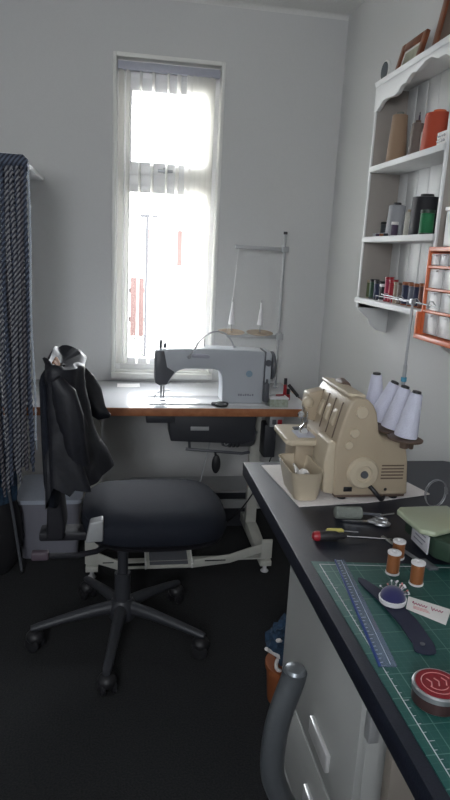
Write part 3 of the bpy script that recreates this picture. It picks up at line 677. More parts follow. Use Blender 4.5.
obj('carry_handle', B().loft([squircle(.590, y, .016, .001, z, 16, 2.4) for y, z in ()] or [[(.590 + .018 * math.cos(a), y, 1.160 + h * max(0, math.sin(a)) ** .8) for a in [PI * i / 9 for i in range(10)]] for y, h in ((1.535, .006), (1.545, .024), (1.575, .028), (1.60, .022), (1.61, .006))]), 'brown', ov, 'dark tan rounded carrying handle')
# sloping front with tension slots
def slope(z, off): # x on the front slope at height z
    return .524 + (z - 1.045) * (.024 / .105) - off
for k in range(4):
    y = 1.435 + k * .052
    b = B().prism([(slope(1.06, .0015), 1.06), (slope(1.152, .0015), 1.152), (slope(1.152, -.004), 1.152), (slope(1.06, -.004), 1.06)], 'y', y, y + .0045, 0)
    obj('tension_slot', b, 'brown', ov)
for k in range(4):
    y = 1.452 + k * .052
    obj('tension_dial', B().prism([(slope(1.085, .0), 1.085), (slope(1.09, .007), 1.092), (slope(1.125, .007), 1.122), (slope(1.13, .0), 1.130)], 'y', y, y + .022, .002), 'cream_hi', ov)
obj('top_trim', B().box(.550, .600, 1.42, 1.625, 1.168, 1.178, .004, 3, rotm('Y', 6, (.57, 1.5, 1.17))), 'cream_hi', ov)
# needle head and chrome works
obj('needle_head', B().prism([(.500, 1.10), (.505, 1.14), (.550, 1.15), (.530, 1.06), (.510, 1.065)], 'y', 1.59, 1.638, .005, 3), 'cream', ov)
hd = obj('needle_works', B().cyl((.496, 1.60, 1.02), .003, .09, 10).cyl((.505, 1.585, 1.0), .002, .09, 10).lathe((.485, 1.565, 1.088), [(.010, 0), (.010, .012), (.006, .015)], 18, align((-.6, -.8, 0))).tube([(.50, 1.575, 1.06), (.475, 1.56, 1.045), (.485, 1.55, 1.03), (.505, 1.55, 1.02), (.512, 1.52, 1.01)], .0035, 8, 2).lathe((.492, 1.55, 1.045), [(.009, 0), (.009, .010)], 16, align((-.5, -.8, .1))), 'chrome', ov)
obj('presser_knob', B().ball((.500, 1.575, 1.118), .015, 1, 1, 1.1), 'cream_hi', ov)
# cloth plate, looper cover, free arm
obj('cloth_plate', B().prism([(.440, 1.49), (.427, 1.505), (.427, 1.64), (.44, 1.65), (.535, 1.65), (.535, 1.49)], 'z', 1.020, 1.036, .004, 3), 'cream_hi', ov)
obj('throat_plate', B().box(.462, .51, 1.515, 1.58, 1.036, 1.039, .001), 'head_rail', ov)
obj('stitch_finger', B().box(.47, .50, 1.585, 1.605, 1.036, 1.042, .002), 'mach_dark', ov)
obj('arm_housing', B().box(.462, .53, 1.53, 1.635, .915, 1.022, .006), 'cream', ov)
obj('looper_cover', B().prism([(.532, .92), (.505, .925), (.500, 1.0), (.508, 1.055), (.520, 1.062), (.532, 1.05)], 'y', 1.405, 1.50, .004, 3), 'cream_hi', ov)
# waste bin clipped in front
b = B()
def rrect(cx, cy, hx, hy, r, z):
    pts = []
    for qx, qy, a0 in ((1, 1, 0), (-1, 1, 90), (-1, -1, 180), (1, -1, 270)):
        for a in range(0, 91, 15):
            aa = math.radians(a0 + a); pts.append((cx + qx * (hx - r) + r * math.cos(aa), cy + qy * (hy - r) + r * math.sin(aa), z))
    return pts
b.loft([rrect(.463, 1.465, .030, .066, .02, ZB + .003), rrect(.463, 1.465, .034, .071, .022, ZB + .02), rrect(.458, 1.462, .042, .080, .024, .980), rrect(.458, 1.462, .044, .082, .025, .984), rrect(.458, 1.462, .040, .078, .022, .983), rrect(.463, 1.465, .031, .067, .02, ZB + .02)])
wb = thing('waste_bin', 'open cream plastic scrap bin hooked on the front of the overlocker', 'bin', (.463, 1.465, ZB))
obj('tub', b, 'cream_hi', wb)
tag(obj('tissue', B().sheet(lambda u, v: (.445 + .04 * u, 1.43 + .06 * v, .945 + .025 * math.sin(u * 3 + v * 2) + .008 * math.sin(v * 9)), 8, 8, .001), 'paper'), 'crumpled white tissue scrap inside the cream scrap bin', 'tissue')

# cone holders behind
rk = thing('cone_rack', 'brown cone rack with telescopic thread guide behind the overlocker', 'thread rack', (.74, 1.5, ZB))
cones = [(.715, 1.63, 1.076, (-.02, .0, 1), 'furthest upright'), (.692, 1.545, 1.076, (.30, -.1, 1), ''), (.695, 1.462, 1.078, (.20, -.05, 1), ''), (.688, 1.365, 1.084, (.13, -.02, 1), '')]
obj('rack_bar', B().box(.727, .737, 1.41, 1.67, 1.036, 1.050, .003).box(.7265, .737, 1.50, 1.52, ZB, 1.04, .002).box(.695, .737, 1.625, 1.64, 1.0665, 1.0705, .001).box(.695, .737, 1.535, 1.55, 1.0665, 1.0705, .001).box(.695, .737, 1.455, 1.47, 1.0665, 1.0705, .001).box(.727, .737, 1.41, 1.425, 1.04, 1.074, .002).box(.69, .735, 1.385, 1.425, 1.070, 1.075, .001), 'brown', rk)
for x, y, z, d, n_ in cones:
    p = obj('cone_plate', B().lathe((x, y, z - .008), [(.010, -.02), (.012, 0), (.042, .001), (.043, .005), (.036, .007), (.010, .006)], 32, align((d[0] * .3, 0, 1))), 'brown', rk)
pl = obj('telescopic_pole', B().cyl((.732, 1.50, 1.04), .005, .20).cyl((.732, 1.50, 1.23), .0035, .175), 'steel', rk)
obj('pole_collar', B().cyl((.732, 1.50, 1.195), .0075, .012), 'blue_plastic', pl, 'small blue collar on the pole')
gb = B(); gb.tube([(.732, 1.36, 1.400), (.732, 1.70, 1.408)], .0018, 8); gb.box(.727, .737, 1.49, 1.51, 1.397, 1.410, .002)
for y in (1.38, 1.46, 1.55, 1.64): gb.tube([(.732, y, 1.404), (.720, y, 1.416), (.714, y + .006, 1.405), (.722, y + .01, 1.396)], .0012, 6, 1)
obj('guide_bar', gb, 'steel', rk)
clabels = ['white thread cone standing upright furthest from the camera behind the overlocker', 'white thread cone leaning right, second from the overlocker body', 'white thread cone just left of the telescopic pole, third in the row', 'nearest white thread cone on the round brown plate behind the overlocker']
for (x, y, z, d, n_), lb in zip(cones, clabels):
    t = thing('thread_cone', lb, 'thread cone', (x, y, z), 'white cones on the overlocker rack')
    R = align(d); h = .112
    obj('yarn', B().lathe((x, y, z), [(.010, 0), (.0275, .002), (.0285, .006), (.0155, h - .006), (.0145, h - .001), (.010, h)], 32, R), 'white_thread', t)
    tp = Vector((x, y, z)) + R @ Vector((0, 0, h - .001))
    obj('core', B().lathe(tuple(tp), [(.0115, 0), (.0105, .006), (.006, .007)], 24, R), 'black', t)

# ------------------------------------------------------------------ wall shelf unit (dresser top) on the right wall
su = thing('shelf_unit', 'white scallop-topped wall shelf unit holding thread spools on the right wall', 'shelf unit', (1.07, 2.25, 1.2))
sf, sbk, sy0, sy1 = 1.0, XR - .001, 1.935, 2.585
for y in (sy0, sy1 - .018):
    sp_ = obj('side_panel', B().box(sf + .006, sbk - .014, y, y + .018, 1.30, 2.17, .001), 'shelf_shaded', su)  # panel colour carries painted-in shade; only its front edge stays white
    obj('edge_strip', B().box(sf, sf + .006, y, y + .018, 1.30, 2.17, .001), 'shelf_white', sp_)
    obj('bracket', B().prism([(sbk, 1.3215), (sf + .005, 1.322), (sf + .008, 1.292), (sf + .03, 1.275), (sf + .055, 1.255), (sf + .07, 1.225), (sf + .10, 1.205), (sbk, 1.195)], 'y', y, y + .018, .002), 'shelf_white', su)
b = B(); nb = 7; wb_ = (sy1 - sy0) / nb
for k in range(nb): b.box(sbk - .014, sbk, sy0 + k * wb_ + .002, sy0 + (k + 1) * wb_ - .002, 1.322, 2.175, .003)
b.box(sbk - .008, sbk, sy0, sy1, 1.322, 2.175, 0)
obj('back_panel', b, 'shelf_white', su)
for z in (1.850, 1.573, 1.322):
    obj('shelf', B().box(sf - .006, sbk - .014, sy0 - (.008 if z < 1.4 else -.018), sy1 + (.008 if z < 1.4 else -.018), z, z + .022, .003), 'shelf_white', su)
val = [(sy1, 2.083), (sy1 - .025, 2.083), (2.535, 2.092), (2.51, 2.108), (2.47, 2.112), (2.40, 2.105), (2.365, 2.110), (2.345, 2.125), (2.325, 2.130), (2.305, 2.127), (2.28, 2.142), (2.255, 2.150), (2.225, 2.145), (2.20, 2.150), (2.16, 2.163), (2.12, 2.163), (2.07, 2.145), (2.02, 2.145), (1.99, 2.13), (1.965, 2.10), (sy0, 2.088), (sy0, 2.175), (sy1, 2.175)]
# smooth the scallop
obj('valance', B().prism(val, 'x', sf - .002, sf + .016, .002), 'shelf_white', su)
obj('crown', B().prism([(sbk, 2.175), (sf - .002, 2.175), (sf - .006, 2.186), (sf - .010, 2.192), (sbk, 2.192)], 'y', sy0 - .02, sy1 + .004, .002), 'shelf_white', su)
obj('shelf_rail', B().tube([(sf + .002, 2.10, 1.365), (sf + .002, 2.38, 1.365)], .0014, 6).tube([(sf + .002, 2.10, 1.344), (sf + .002, 2.10, 1.367)], .0014, 6).tube([(sf + .002, 2.24, 1.344), (sf + .002, 2.24, 1.367)], .0014, 6).tube([(sf + .002, 2.38, 1.344), (sf + .002, 2.38, 1.367)], .0014, 6), 'steel', su)

def spool(name, x, y, z, r, h, th, label, group=None, taper_=1.0, core='white_plastic', rim=True, capm=None):
    t = thing(name, label, 'thread spool' if 'cone' not in name else 'thread cone', (x, y, z), group)
    k = .06 * h if rim else 0
    obj('thread', B().lathe((x, y, z + k), [(r * .9, 0), (r, .002), (r * taper_, h - 2 * k - .002), (r * taper_ * .85, h - 2 * k)], 24), TH[th], t)
    if rim:
        obj('rim', B().lathe((x, y, z), [(r * 1.02, 0), (r * 1.06, .001), (r * 1.06, k), (r * .9, k + .001)], 24), core, t)
    tm = core if capm is None else capm
    obj('top_rim' if rim else 'core', B().lathe((x, y, z + h - k), [(r * taper_ * (.9 if rim else .5), -.001), (r * taper_ * (1.05 if rim else .5), 0), (r * taper_ * (1.05 if rim else .45), max(k, .010)), (r * taper_ * .35, max(k, .010)), (r * .3, max(k, .010) * .3)], 24), tm, t)
    return t
Z1, Z2, Z3 = 1.872, 1.595, 1.344
g1 = 'threads on the top shelf'
spool('thread_cone', 1.07, 2.485, Z1, .041, .188, 'tan', 'tall tan thread cone with dull green tip on the top shelf', None, .72, 'green_dark', False, M['olive_brush'])
spool('thread_cone', 1.075, 2.36, Z1, .013, .105, 'beige', 'slim beige thread cone beside the tall tan one on the top shelf', None, .8, 'cream', False)
spool('thread_cone', 1.10, 2.375, Z1, .008, .17, 'purple', 'thin dark pointed spindle behind the slim beige cone on the top shelf', None, .4, 'black', False)
spool('thread_cone', 1.065, 2.305, Z1, .026, .125, 'taupe', 'taupe thread cone next to the big orange one on the top shelf', None, .85, 'brown', False)
spool('thread_cone', 1.06, 2.245, Z1, .008, .085, 'cream', 'narrow cream spool touching the orange cone on the top shelf', None, .9, 'cream', False)
spool('thread_cone', 1.07, 2.155, Z1, .054, .130, 'orange', 'big orange-red thread cone on the top shelf', None, .86, 'orange', False)
o = thing('button_card', 'small white card of clear beads leaning before the orange thread cone', 'card', (1.004, 2.04, Z1))
obj('card', B().box(1.004, 1.007, 1.957, 2.02, Z1, Z1 + .040, .0006), 'paper', o)
b = B()
for i in range(4):
    for j in range(2): b.ball((1.001, 1.968 + i * .014, Z1 + .012 + j * .015), .004, n=8)
obj('beads', b, 'clear_drawer', o)
# middle shelf
spool('thread_spool', 1.085, 2.535, Z2, .026, .056, 'darkgrey', 'small dark grey spool at the far end of the middle shelf', None, 1, 'black')
spool('thread_cone', 1.085, 2.455, Z2, .038, .125, 'lightgrey', 'large light grey thread cone on the middle shelf', None, .85, 'black', False)
spool('thread_spool', 1.03, 2.335, Z2, .013, .046, 'purple', 'small dark purple spool between grey and cream ones on the middle shelf', None, 1, 'paper')
spool('thread_cone', 1.06, 2.285, Z2, .016, .088, 'cream', 'slim cream spool beside the black cone on the middle shelf', None, .85, 'cream', False)
spool('thread_cone', 1.075, 2.185, Z2, .053, .135, 'black', 'large black thread cone on the middle shelf', None, .95, 'black', False)
spool('thread_spool', 1.02, 2.055, Z2, .024, .075, 'green', 'bright green spool in front of the black cone on the middle shelf', None, .95, 'green_dark')
for x, y, c, lb in ((1.03, 2.52, 'lightgrey', 'tiny pale bobbin in front of the dark grey spool'), (1.025, 2.48, 'purple', 'tiny purple bobbin before the light grey cone'), (1.025, 2.44, 'brown', 'tiny brown bobbin lying before the light grey cone'), (1.025, 2.40, 'black', 'tiny black bobbin on the middle shelf near the purple spool')):
    t = thing('bobbin', lb, 'bobbin', (x, y, Z2), 'bobbins on the middle shelf')
    obj('thread', B().cyl((x, y, Z2 + .002), .009, .010, 16), TH[c], t)
    obj('flange', B().cyl((x, y, Z2), .0105, .002, 16, bev=.0004).cyl((x, y, Z2 + .012), .0105, .002, 16, bev=.0004), 'steel', t)
# bottom shelf row
row = [(2.545, .017, .070, 'olive', 'cream', 'olive green spool at the far end of the bottom shelf row'),
       (2.490, .019, .075, 'darkgreen', 'black', 'dark green spool second from the far end of the bottom shelf'),
       (2.435, .022, .070, 'navy', 'black', 'short navy spool after the dark green one on the bottom shelf'),
       (2.385, .018, .060, 'black', 'white_plastic', 'short black spool just before the red spools on the bottom shelf'),
       (2.340, .017, .092, 'crimson', 'red', 'tallest crimson spool in the bottom shelf row'),
       (2.300, .017, .083, 'red', 'red', 'bright red spool beside the crimson one on the bottom shelf'),
       (2.262, .014, .075, 'beige', 'cream', 'beige spool between red and taupe on the bottom shelf'),
       (2.222, .017, .075, 'taupe', 'brown', 'taupe spool on the bottom shelf after the beige one'),
       (2.175, .019, .080, 'navy', 'terracotta', 'dark navy spool with reddish top right of the taupe one'),
       (2.128, .016, .078, 'greyblue', 'terracotta', 'grey-blue spool between the two navy ones on the bottom shelf'),
       (2.088, .016, .078, 'navy', 'terracotta', 'navy spool with reddish top left of the rust-brown spools'),
       (2.046, .016, .082, 'rust', 'terracotta', 'rust-brown spool near the orange organiser on the bottom shelf'),
       (2.004, .016, .082, 'brown', 'terracotta', 'brown spool nearest the orange organiser on the bottom shelf')]
for y, r, h, th, core, lb in row:
    spool('thread_spool', 1.045, min(y + .022, 2.548), Z3, r, h, th, lb, 'spools on the bottom shelf', 1, core)
# on the crown
o = thing('picture_frame', 'reddish wooden picture frame leaning on top of the shelf unit', 'picture frame', (1.06, 2.48, 2.192))
R = rotm('Y', 14, (1.06, 2.48, 2.192)) ; fy0, fy1, fz0, fz1 = 2.365, 2.575, 2.1945, 2.335
b = B()
for q in ((fy0, fy0 + .030, fz0, fz1), (fy1 - .030, fy1, fz0, fz1), (fy0 + .03, fy1 - .03, fz0, fz0 + .030), (fy0 + .03, fy1 - .03, fz1 - .030, fz1)): b.box(1.052, 1.068, *q, .003, R=R)
obj('frame', b, 'frame_wood', o)
obj('mount', B().box(1.060, 1.064, fy0 + .028, fy1 - .028, fz0 + .028, fz1 - .028, 0, R=R), 'paper', o)
obj('picture', B().box(1.0585, 1.0605, fy0 + .048, fy1 - .048, fz0 + .042, fz1 - .042, 0, R=R), 'picture', o)
o = thing('picture_frame', 'second wooden frame partly cut off at the top right on the shelf unit', 'picture frame', (1.06, 2.12, 2.192))
fy0, fy1, fz0, fz1 = 1.99, 2.26, 2.1945, 2.42; R = rotm('Y', 10, (1.06, 2.1, 2.192)); b = B()
for q in ((fy0, fy0 + .035, fz0, fz1), (fy1 - .035, fy1, fz0, fz1), (fy0 + .035, fy1 - .035, fz0, fz0 + .035), (fy0 + .035, fy1 - .035, fz1 - .035, fz1)): b.box(1.052, 1.068, *q, .003, R=R)
obj('frame', b, 'frame_wood', o); obj('picture', B().box(1.060, 1.064, fy0 + .03, fy1 - .03, fz0 + .03, fz1 - .03, 0, R=R), 'brown', o)
o = thing('oval_ornament', 'small dark oval glass ornament left of the wooden frame on the shelf top', 'ornament', (1.05, 2.56, 2.192))
R = Matrix.Rotation(math.radians(-90), 3, 'Y')
b = B().lathe((1.025, 2.562, 2.232), [(.040, 0), (.040, .006), (.034, .008)], 32, R); obj('rim', b, 'white_gloss', o)
obj('glass', B().lathe((1.018, 2.562, 2.232), [(.034, 0), (.034, .002)], 32, R), 'black_glass', o)

# orange organiser
og = thing('drawer_organiser', 'orange plastic drawer organiser with clear drawers fixed beside the shelf unit', 'organiser', (1.05, 1.75, 1.25))
ox, oya, oyb, oz0, oz1 = .965, 1.60, 1.912, 1.262, 1.552
b = B(); b.box(ox, XR - .001, oyb - .012, oyb, oz0, oz1, .003); b.box(ox, XR - .001, oya, oya + .012, oz0, oz1, .003)
b.box(ox, XR - .001, oya, oyb, oz1 - .014, oz1, .003); b.box(ox - .012, XR - .001, oya, oyb + .012, oz0 - .004, oz0 + .012, .003); b.box(XR - .01, XR - .001, oya, oyb, oz0, oz1, 0)
b.box(ox - .012, ox + .02, oyb - .004, oyb + .012, oz0, 1.345, .003)
zr = [1.537, 1.490, 1.420, 1.350, 1.274]
for z in zr[1:-1]: b.box(ox + .002, XR - .01, oya + .01, oyb - .01, z - .0035, z + .0035, .001)
obj('case', b, 'orange', og)
for k in range(4):
    zt, zb = zr[k] - .006, zr[k + 1] + .005
    cols = 5 if k == 0 else 3; w_ = (oyb - oya - .028) / cols
    for c in range(cols):
        ya = oyb - .014 - (c + 1) * w_ + .003; yb = oyb - .014 - c * w_ - .003
        d = obj('drawer', B().box(ox + .006, ox + .010, ya, yb, zb, zt, .001).box(ox + .010, ox + .13, ya, ya + .002, zb, zt - .01, 0).box(ox + .010, ox + .13, yb - .002, yb, zb, zt - .01, 0).box(ox + .01, ox + .13, ya, yb, zb, zb + .002, 0), 'clear_drawer', og)
        obj('contents', B().box(ox + .014, ox + .11, ya + .005, yb - .005, zb + .003, zt - .016, .004), 'paper', d)
        obj('pull', B().box(ox - .002, ox + .006, (ya + yb) / 2 - .012, (ya + yb) / 2 + .012, zt - .008, zt - .004, .001), 'clear_drawer', d)
o = thing('plastic_case', 'grey plastic case edge above the orange organiser at the right border', 'case', (1.05, 1.75, 1.555))
obj('body', B().box(.985, 1.135, 1.62, 1.862, 1.553, 1.66, .004), 'grey_metal', o); obj('lid', B().box(.981, 1.139, 1.616, 1.866, 1.66, 1.672, .003), 'white_plastic', o)

# ------------------------------------------------------------------ small things on the worktop
cm = tag(obj('cutting_mat', B().prism([(.379, .30), (.383, 1.100), (.86, 1.042), (.86, .30)], 'z', WT, WT + .0025, .0005), 'mat'), 'green gridded cutting mat on the blue-black worktop', 'cutting mat')
ZM = WT + .0025
b = B(); b.prism([(.392, .30), (.396, 1.087), (.86, 1.030), (.86, 1.0285), (.3975, 1.0853), (.3935, .30)], 'z', ZM - .001, ZM + .0002, 0)
for k in range(50):
    y = .32 + k * .015; b.box(.3935, .3935 + (.010 if k % 5 == 0 else .006), y, y + .0008, ZM - .001, ZM + .0002, 0)
mb = obj('border_scale', b, 'label', cm)
rl = thing('ruler', 'clear blue-edged acrylic ruler lying along the cutting mat', 'ruler', (.42, .93, ZM))
def quadz(p, z0, z1): return B().prism(p, 'z', z0, z1, .0004)
obj('blade', quadz([(.432, 1.097), (.452, 1.095), (.417, .764), (.389, .767)], ZM + .0004, ZM + .0034), 'ruler', rl)
obj('edge_strip', quadz([(.431, 1.097), (.434, 1.097), (.3925, .767), (.388, .767)], ZM + .0004, ZM + .0038), 'ruler_edge', rl)
b = B()
for k in range(33):
    t = .02 + k * .03; x0 = .4335 + (.391 - .4335) * t; y = 1.097 + (.767 - 1.097) * t; b.box(x0 + .002, x0 + (.010 if k % 5 == 0 else .006), y, y + .0006, ZM + .0034, ZM + .0037, 0)
b.prism([(.444, 1.094), (.4446, 1.094), (.408, .768), (.407, .768)], 'z', ZM + .0034, ZM + .0037, 0)
obj('scale_marks', b, 'label', rl)
g = 'thread spools standing at the far edge of the mat'
def small_spool(x, y, z, lb, th='brown', h=.047, r=.0125):
    t = thing('thread_spool', lb, 'thread spool', (x, y, z), g)
    obj('thread', B().cyl((x, y, z + .004), r, h - .008, 28), TH[th], t)
    obj('rim', B().lathe((x, y, z), [(r, 0), (r * 1.10, .001), (r * 1.10, .004), (r * .8, .0045)], 28), 'white_plastic', t)
    obj('top_rim', B().lathe((x, y, z + h - .0045), [(r * .8, 0), (r * 1.08, .0006), (r * 1.08, .004), (r * .9, .0048), (r * .42, .0048), (r * .35, .001)], 28), 'white_plastic', t)
small_spool(.531, 1.040, ZM, 'left one of two brown cotton spools standing on the green mat')
small_spool(.560, .997, ZM, 'right one of two brown cotton spools on the mat, nearer the card')
small_spool(.572, 1.105, WT, 'brown spool with white top half hidden behind the left brown spool', 'brown', .040)
# pincushion on wrist strap
pc = thing('pincushion', 'navy wrist pincushion full of pins with its dark strap on the mat', 'pincushion', (.48, .92, ZM))
st = []
P = [(.456, 1.026), (.463, .985), (.476, .93), (.483, .87), (.482, .81), (.476, .788)]
def strap(u, v):
    t = u * (len(P) - 1); i = min(int(t), len(P) - 2); f_ = t - i
    c = Vector(P[i]) * (1 - f_) + Vector(P[i + 1]) * f_; d = (Vector(P[i + 1]) - Vector(P[i])).normalized(); n_ = Vector((-d.y, d.x))
    w_ = (.007 + .010 * min(1, u * 2.2)) * (1 if u < .92 else math.sqrt(max(.05, 1 - ((u - .92) / .08) ** 2)))
    if u < .06: w_ *= math.sqrt(max(.05, u / .06))
    q = c + n_ * (v - .5) * 2 * w_
    return (q.x, q.y, ZM + .002 + .010 * math.sin(u * PI) * .6)
obj('strap', B().sheet(strap, 40, 6, .003), 'blue_strap', pc)
obj('strap_stud', B().cyl((.479, .808, ZM + .005), .004, .003, 16), 'mach_dark', pc)
obj('cup', B().lathe((.479, .925, ZM + .008), [(.018, 0), (.023, .003), (.0245, .011), (.022, .012)], 32), 'white_plastic', pc)
obj('cushion', B().ball((.479, .925, ZM + .020), .0225, 1, 1, .85), 'navy_velvet', pc)
random.seed(9)
for k in range(22):
    a = random.uniform(-.8, 2.4); e = random.uniform(.2, .95); d = Vector((math.cos(a) * math.cos(e), math.sin(a) * math.cos(e), math.sin(e))); c = Vector((.479, .925, ZM + .020))
    q = B().tube([c + d * .020, c + d * .028], .0004, 5).ball(tuple(c + d * .029), .0019, n=8)
    obj('pin', q, ['white_plastic', 'white_plastic', 'mach_dark', 'tin_pink'][k % 4], pc)
# small pins loose by spool
# card
cd = thing('business_card', 'white card with pink script writing beside the pincushion', 'card', (.54, .91, ZM))
obj('card', B().prism([(.502, .916), (.525, .955), (.583, .906), (.549, .862)], 'z', ZM + .0005, ZM + .0012, 0), 'paper', cd)
b = B(); c0 = Vector((.519, .930)); ux = Vector((.053, -.051)) ; uy = Vector((-.026, -.038)) * -1
def onc(u, v): q = Vector((.502, .916)) + (Vector((.583, .906)) - Vector((.525, .955))) * u + (Vector((.525, .955)) - Vector((.502, .916))) * v; return (q.x, q.y, ZM + .0014)
b.tube([onc(.12 + .34 * t / 30, .58 + .10 * math.sin(t * 1.1) * (1.5 if t < 4 else .8)) for t in range(31)], .0007, 4)
b.tube([onc(.55 + .28 * t / 22, .58 + .10 * math.sin(t * 1.2 + 1) * (1.5 if t < 4 else .8)) for t in range(23)], .0007, 4)
obj('script_writing', b, 'pink_ink', cd)
b = B()
for v in (.36, .28, .20): b.tube([onc(.15, v), onc(.62 - v * .4, v)], .0006, 4)
obj('small_print', b, 'tin_pink', cd)
# tin
tn = thing('pin_tin', 'round red-topped metal tin of pins at the near side of the mat', 'tin', (.437, .692, ZM))
tc_ = Vector((.4405, .690, ZM)); rt = .0335
obj('tin_body', B().cyl(tuple(tc_), rt, .022, 48, bev=.002), 'tin_side', tn)
obj('lid', B().lathe((tc_.x, tc_.y, ZM + .018), [(rt, 0), (rt + .0015, .001), (rt + .0015, .008), (rt - .001, .0105), (rt - .003, .0095)], 48), 'steel', tn)
obj('lid_print', B().cyl((tc_.x, tc_.y, ZM + .0275), rt - .003, .0012, 48, bev=.0003), 'tin_red', tn)
b = B()
for r, a0, a1 in ((.0225, 20, 340), (.0145, 200, 330)):
    b.tube([(tc_.x + r * math.cos(math.radians(a)), tc_.y + r * math.sin(math.radians(a)), ZM + .0288) for a in range(a0, a1, 10)], .0007, 5)
for k in range(3): b.tube([(tc_.x - .012 + k * .011, tc_.y + .010, ZM + .0288), (tc_.x - .008 + k * .011, tc_.y + .003, ZM + .0288), (tc_.x - .012 + k * .011, tc_.y - .006, ZM + .0288)], .0010, 5)
obj('lid_lettering', b, 'tin_pink', tn)
o = thing('safety_pin', 'small silver safety pins lying behind the red tin', 'safety pin', (.468, .742, ZM))
obj('wire', B().tube([(.452, .748, ZM + .0015), (.475, .738, ZM + .0015), (.478, .742, ZM + .0015), (.457, .753, ZM + .0015)], .0008, 6), 'chrome', o)
obj('clasp', B().ball((.478, .740, ZM + .002), .003, n=8), 'chrome', o)
# brush, scissors, screwdrivers
o = thing('lint_roller', 'grey roller brush lying in front of the overlocker', 'brush', (.54, 1.30, WT))
obj('roller', B().lathe((.503, 1.306, WT + .0155), [(.012, 0), (.015, .003), (.015, .062), (.012, .065)], 24, align((1, -.1, 0))), 'olive_brush', o)
obj('handle', B().tube([(.568, 1.30, WT + .015), (.60, 1.297, WT + .012), (.612, 1.296, WT + .010)], .0035, 10), 'mach_dark', o)
scissors('scissors', (.575, 1.275, WT), 172, .11, 'steel', 'small steel scissors behind the screwdrivers on the worktop').rotation_euler = (0, 0, 0)
o = thing('tweezers', 'small steel loop tool lying right of the grey roller brush', 'tool', (.625, 1.30, WT))
obj('loop', B().tube([(.60 + .015 + .012 * math.cos(a), 1.312 + .007 * math.sin(a), WT + .003) for a in [k * PI / 6 for k in range(13)]], .002, 8), 'steel', o)
obj('shank', B().tube([(.628, 1.313, WT + .003), (.66, 1.32, WT + .003)], .0018, 8), 'steel', o)
o = thing('screwdriver', 'small yellow-handled screwdriver next to the larger red and black one', 'screwdriver', (.475, 1.225, WT))
obj('handle', B().lathe((.457, 1.228, WT + .0065), [(.004, 0), (.006, .003), (.006, .034), (.003, .040)], 12, align((1, -.08, 0))), 'yellow', o)
obj('shaft', B().tube([(.496, 1.225, WT + .0065), (.53, 1.222, WT + .004)], .0015, 8), 'steel', o)
o = thing('screwdriver', 'larger screwdriver with red and black handle and long steel shaft', 'screwdriver', (.50, 1.19, WT))
obj('handle', B().lathe((.420, 1.193, WT + .0115), [(.008, 0), (.011, .006), (.0105, .045), (.007, .055), (.008, .062), (.004, .070)], 20, align((1, -.05, 0))), 'black', o)
obj('handle_end', B().lathe((.413, 1.1935, WT + .0115), [(.004, 0), (.009, .003), (.0115, .010), (.0112, .016)], 20, align((1, -.05, 0))), 'red', o, 'red rounded handle end')
obj('shaft', B().tube([(.488, 1.189, WT + .0105), (.594, 1.184, WT + .003)], .0022, 10), 'chrome', o)
o = thing('seam_ripper', 'thin pale metal blade tool between mat and green machine', 'tool', (.60, 1.15, WT))
obj('blade', B().prism([(.575, 1.20), (.582, 1.203), (.62, 1.07), (.610, 1.068)], 'z', WT + .001, WT + .004, .0005), 'steel', o)
obj('grip', B().prism([(.607, 1.085), (.624, 1.085), (.632, 1.045), (.612, 1.045)], 'z', WT + .0005, WT + .008, .001), 'mach_dark', o)

# green machine at the right edge
gm = thing('portable_sewing_machine', 'pale green vintage sewing machine cut off by the right edge of the picture', 'sewing machine', (.74, 1.16, WT))
obj('base', B().prism([(.640, 1.085), (.636, 1.215), (.93, 1.235), (.93, 1.06), (.66, 1.06)], 'z', WT + .008, WT + .050, .004), 'green_dark', gm)
obj('work_plate', B().prism([(.614, 1.105), (.608, 1.205), (.622, 1.222), (.74, 1.225), (.745, 1.165), (.70, 1.11), (.64, 1.088)], 'z', WT + .052, WT + .064, .004, 3), 'green_mach', gm)
obj('maker_label', B().prism([(1.098, WT + .009), (1.172, WT + .009), (1.172, WT + .048), (1.098, WT + .048)], 'x', .6325, .6355, .0003), 'label', gm)
b = B()
for k, (ya, yb) in enumerate(((1.11, 1.16), (1.11, 1.155), (1.12, 1.16))): b.box(.6318, .6328, ya, yb, WT + .040 - k * .010, WT + .0425 - k * .010, 0)
obj('label_print', b, 'print', gm)
rg = []
for z, k in ((WT + .004, .9), (WT + .02, 1), (WT + .08, 1.0), (WT + .12, .88), (WT + .145, .55), (WT + .15, .2)):
    rg.append(squircle(.765, 1.05, .085 * k, .085 * k, z, 36, 2.6))
obj('motor_housing', B().loft(rg), 'green_mach', gm)
obj('arm', B().tube([(.80, 1.18, WT + .05), (.80, 1.18, WT + .15), (.775, 1.18, WT + .20), (.70 + .06, 1.17, WT + .205)], .028, 16, 2), 'green_mach', gm)
obj('rubber_feet', B().cyl((.66, 1.10, WT), .008, .009).cyl((.66, 1.20, WT), .008, .009).cyl((.90, 1.10, WT), .008, .009).cyl((.90, 1.21, WT), .008, .009), 'black', gm)
o = tag(obj('wire_coil', B().tube([(.775 + .028 * math.cos(a), 1.335 + .006 * a / 6, WT + .045 + .036 * math.sin(a)) for a in [k * PI / 8 for k in range(34)]], .0012, 6), 'steel'), 'thin looped wire standing beside the pale green machine', 'wire')

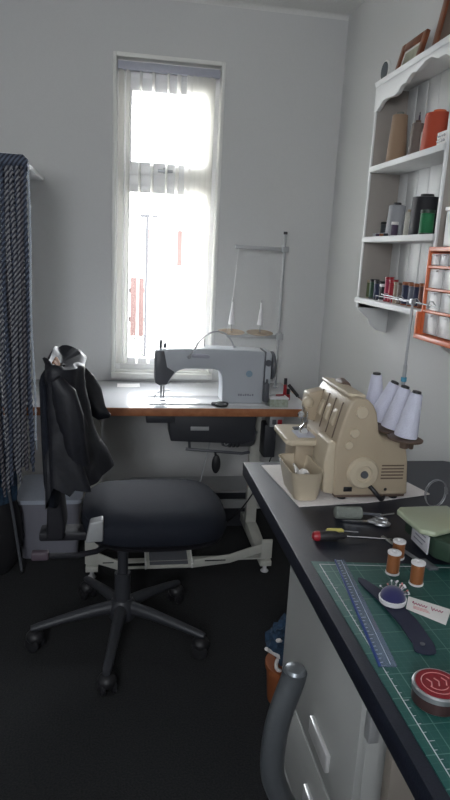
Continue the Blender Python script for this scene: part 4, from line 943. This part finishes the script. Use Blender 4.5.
# ------------------------------------------------------------------ light
W = bpy.data.worlds.new('World'); S.world = W; W.use_nodes = True
bgn = W.node_tree.nodes['Background']; nt = W.node_tree
tcw = nt.nodes.new('ShaderNodeTexCoord'); sx_ = nt.nodes.new('ShaderNodeSeparateXYZ'); rp = nt.nodes.new('ShaderNodeValToRGB')
nt.links.new(tcw.outputs['Generated'], sx_.inputs[0]); nt.links.new(sx_.outputs['Z'], rp.inputs['Fac']); nt.links.new(rp.outputs[0], bgn.inputs['Color'])
rp.color_ramp.elements[0].color = (.93, .96, 1.0, 1); rp.color_ramp.elements[1].color = (.89, .94, 1.0, 1)
bgn.inputs['Strength'].default_value = 19
def area(name, loc, rot, sx, sy, power=0, portal=False, col=(1, 1, 1)):
    l = bpy.data.lights.new(name, 'AREA'); l.shape = 'RECTANGLE'; l.size = sx; l.size_y = sy; l.energy = power; l.color = col
    if portal: l.cycles.is_portal = True
    o = bpy.data.objects.new(name, l); COL.objects.link(o); o.location = loc; o.rotation_euler = rot; return o
area('window_portal', ((WX0 + WX1) / 2, YO + .03, (WZ0 + WZ1) / 2), (math.radians(-90), 0, 0), WX1 - WX0, WZ1 - WZ0, 10, True)
area('rear_window_portal', ((dx0 + dx1) / 2, YF - .12, (dz0 + dz1) / 2), (math.radians(90), 0, 0), dx1 - dx0, dz1 - dz0, 10, True)

# ------------------------------------------------------------------ camera
cam = bpy.data.cameras.new('camera'); co = bpy.data.objects.new('camera', cam); COL.objects.link(co); S.camera = co
cam.sensor_fit = 'VERTICAL'; cam.sensor_height = 24; cam.lens = 620 / 800 * 24; cam.clip_start = .05
yaw, pitch, roll = [math.radians(v) for v in (9.8, 13.3, 2.86)]
fwd = Vector((math.sin(yaw) * math.cos(pitch), math.cos(yaw) * math.cos(pitch), -math.sin(pitch)))
r = Vector((math.cos(yaw), -math.sin(yaw), 0)); u = r.cross(fwd)
r2 = r * math.cos(roll) + u * math.sin(roll); u2 = -r * math.sin(roll) + u * math.cos(roll)
m = Matrix((r2, u2, -fwd)).transposed().to_4x4(); m.translation = (0, 0, 1.5); co.matrix_world = m
S.view_settings.view_transform = 'Standard'; S.view_settings.look = 'None'; S.view_settings.gamma = 1; S.view_settings.exposure = .42
S.view_settings.use_curve_mapping = False
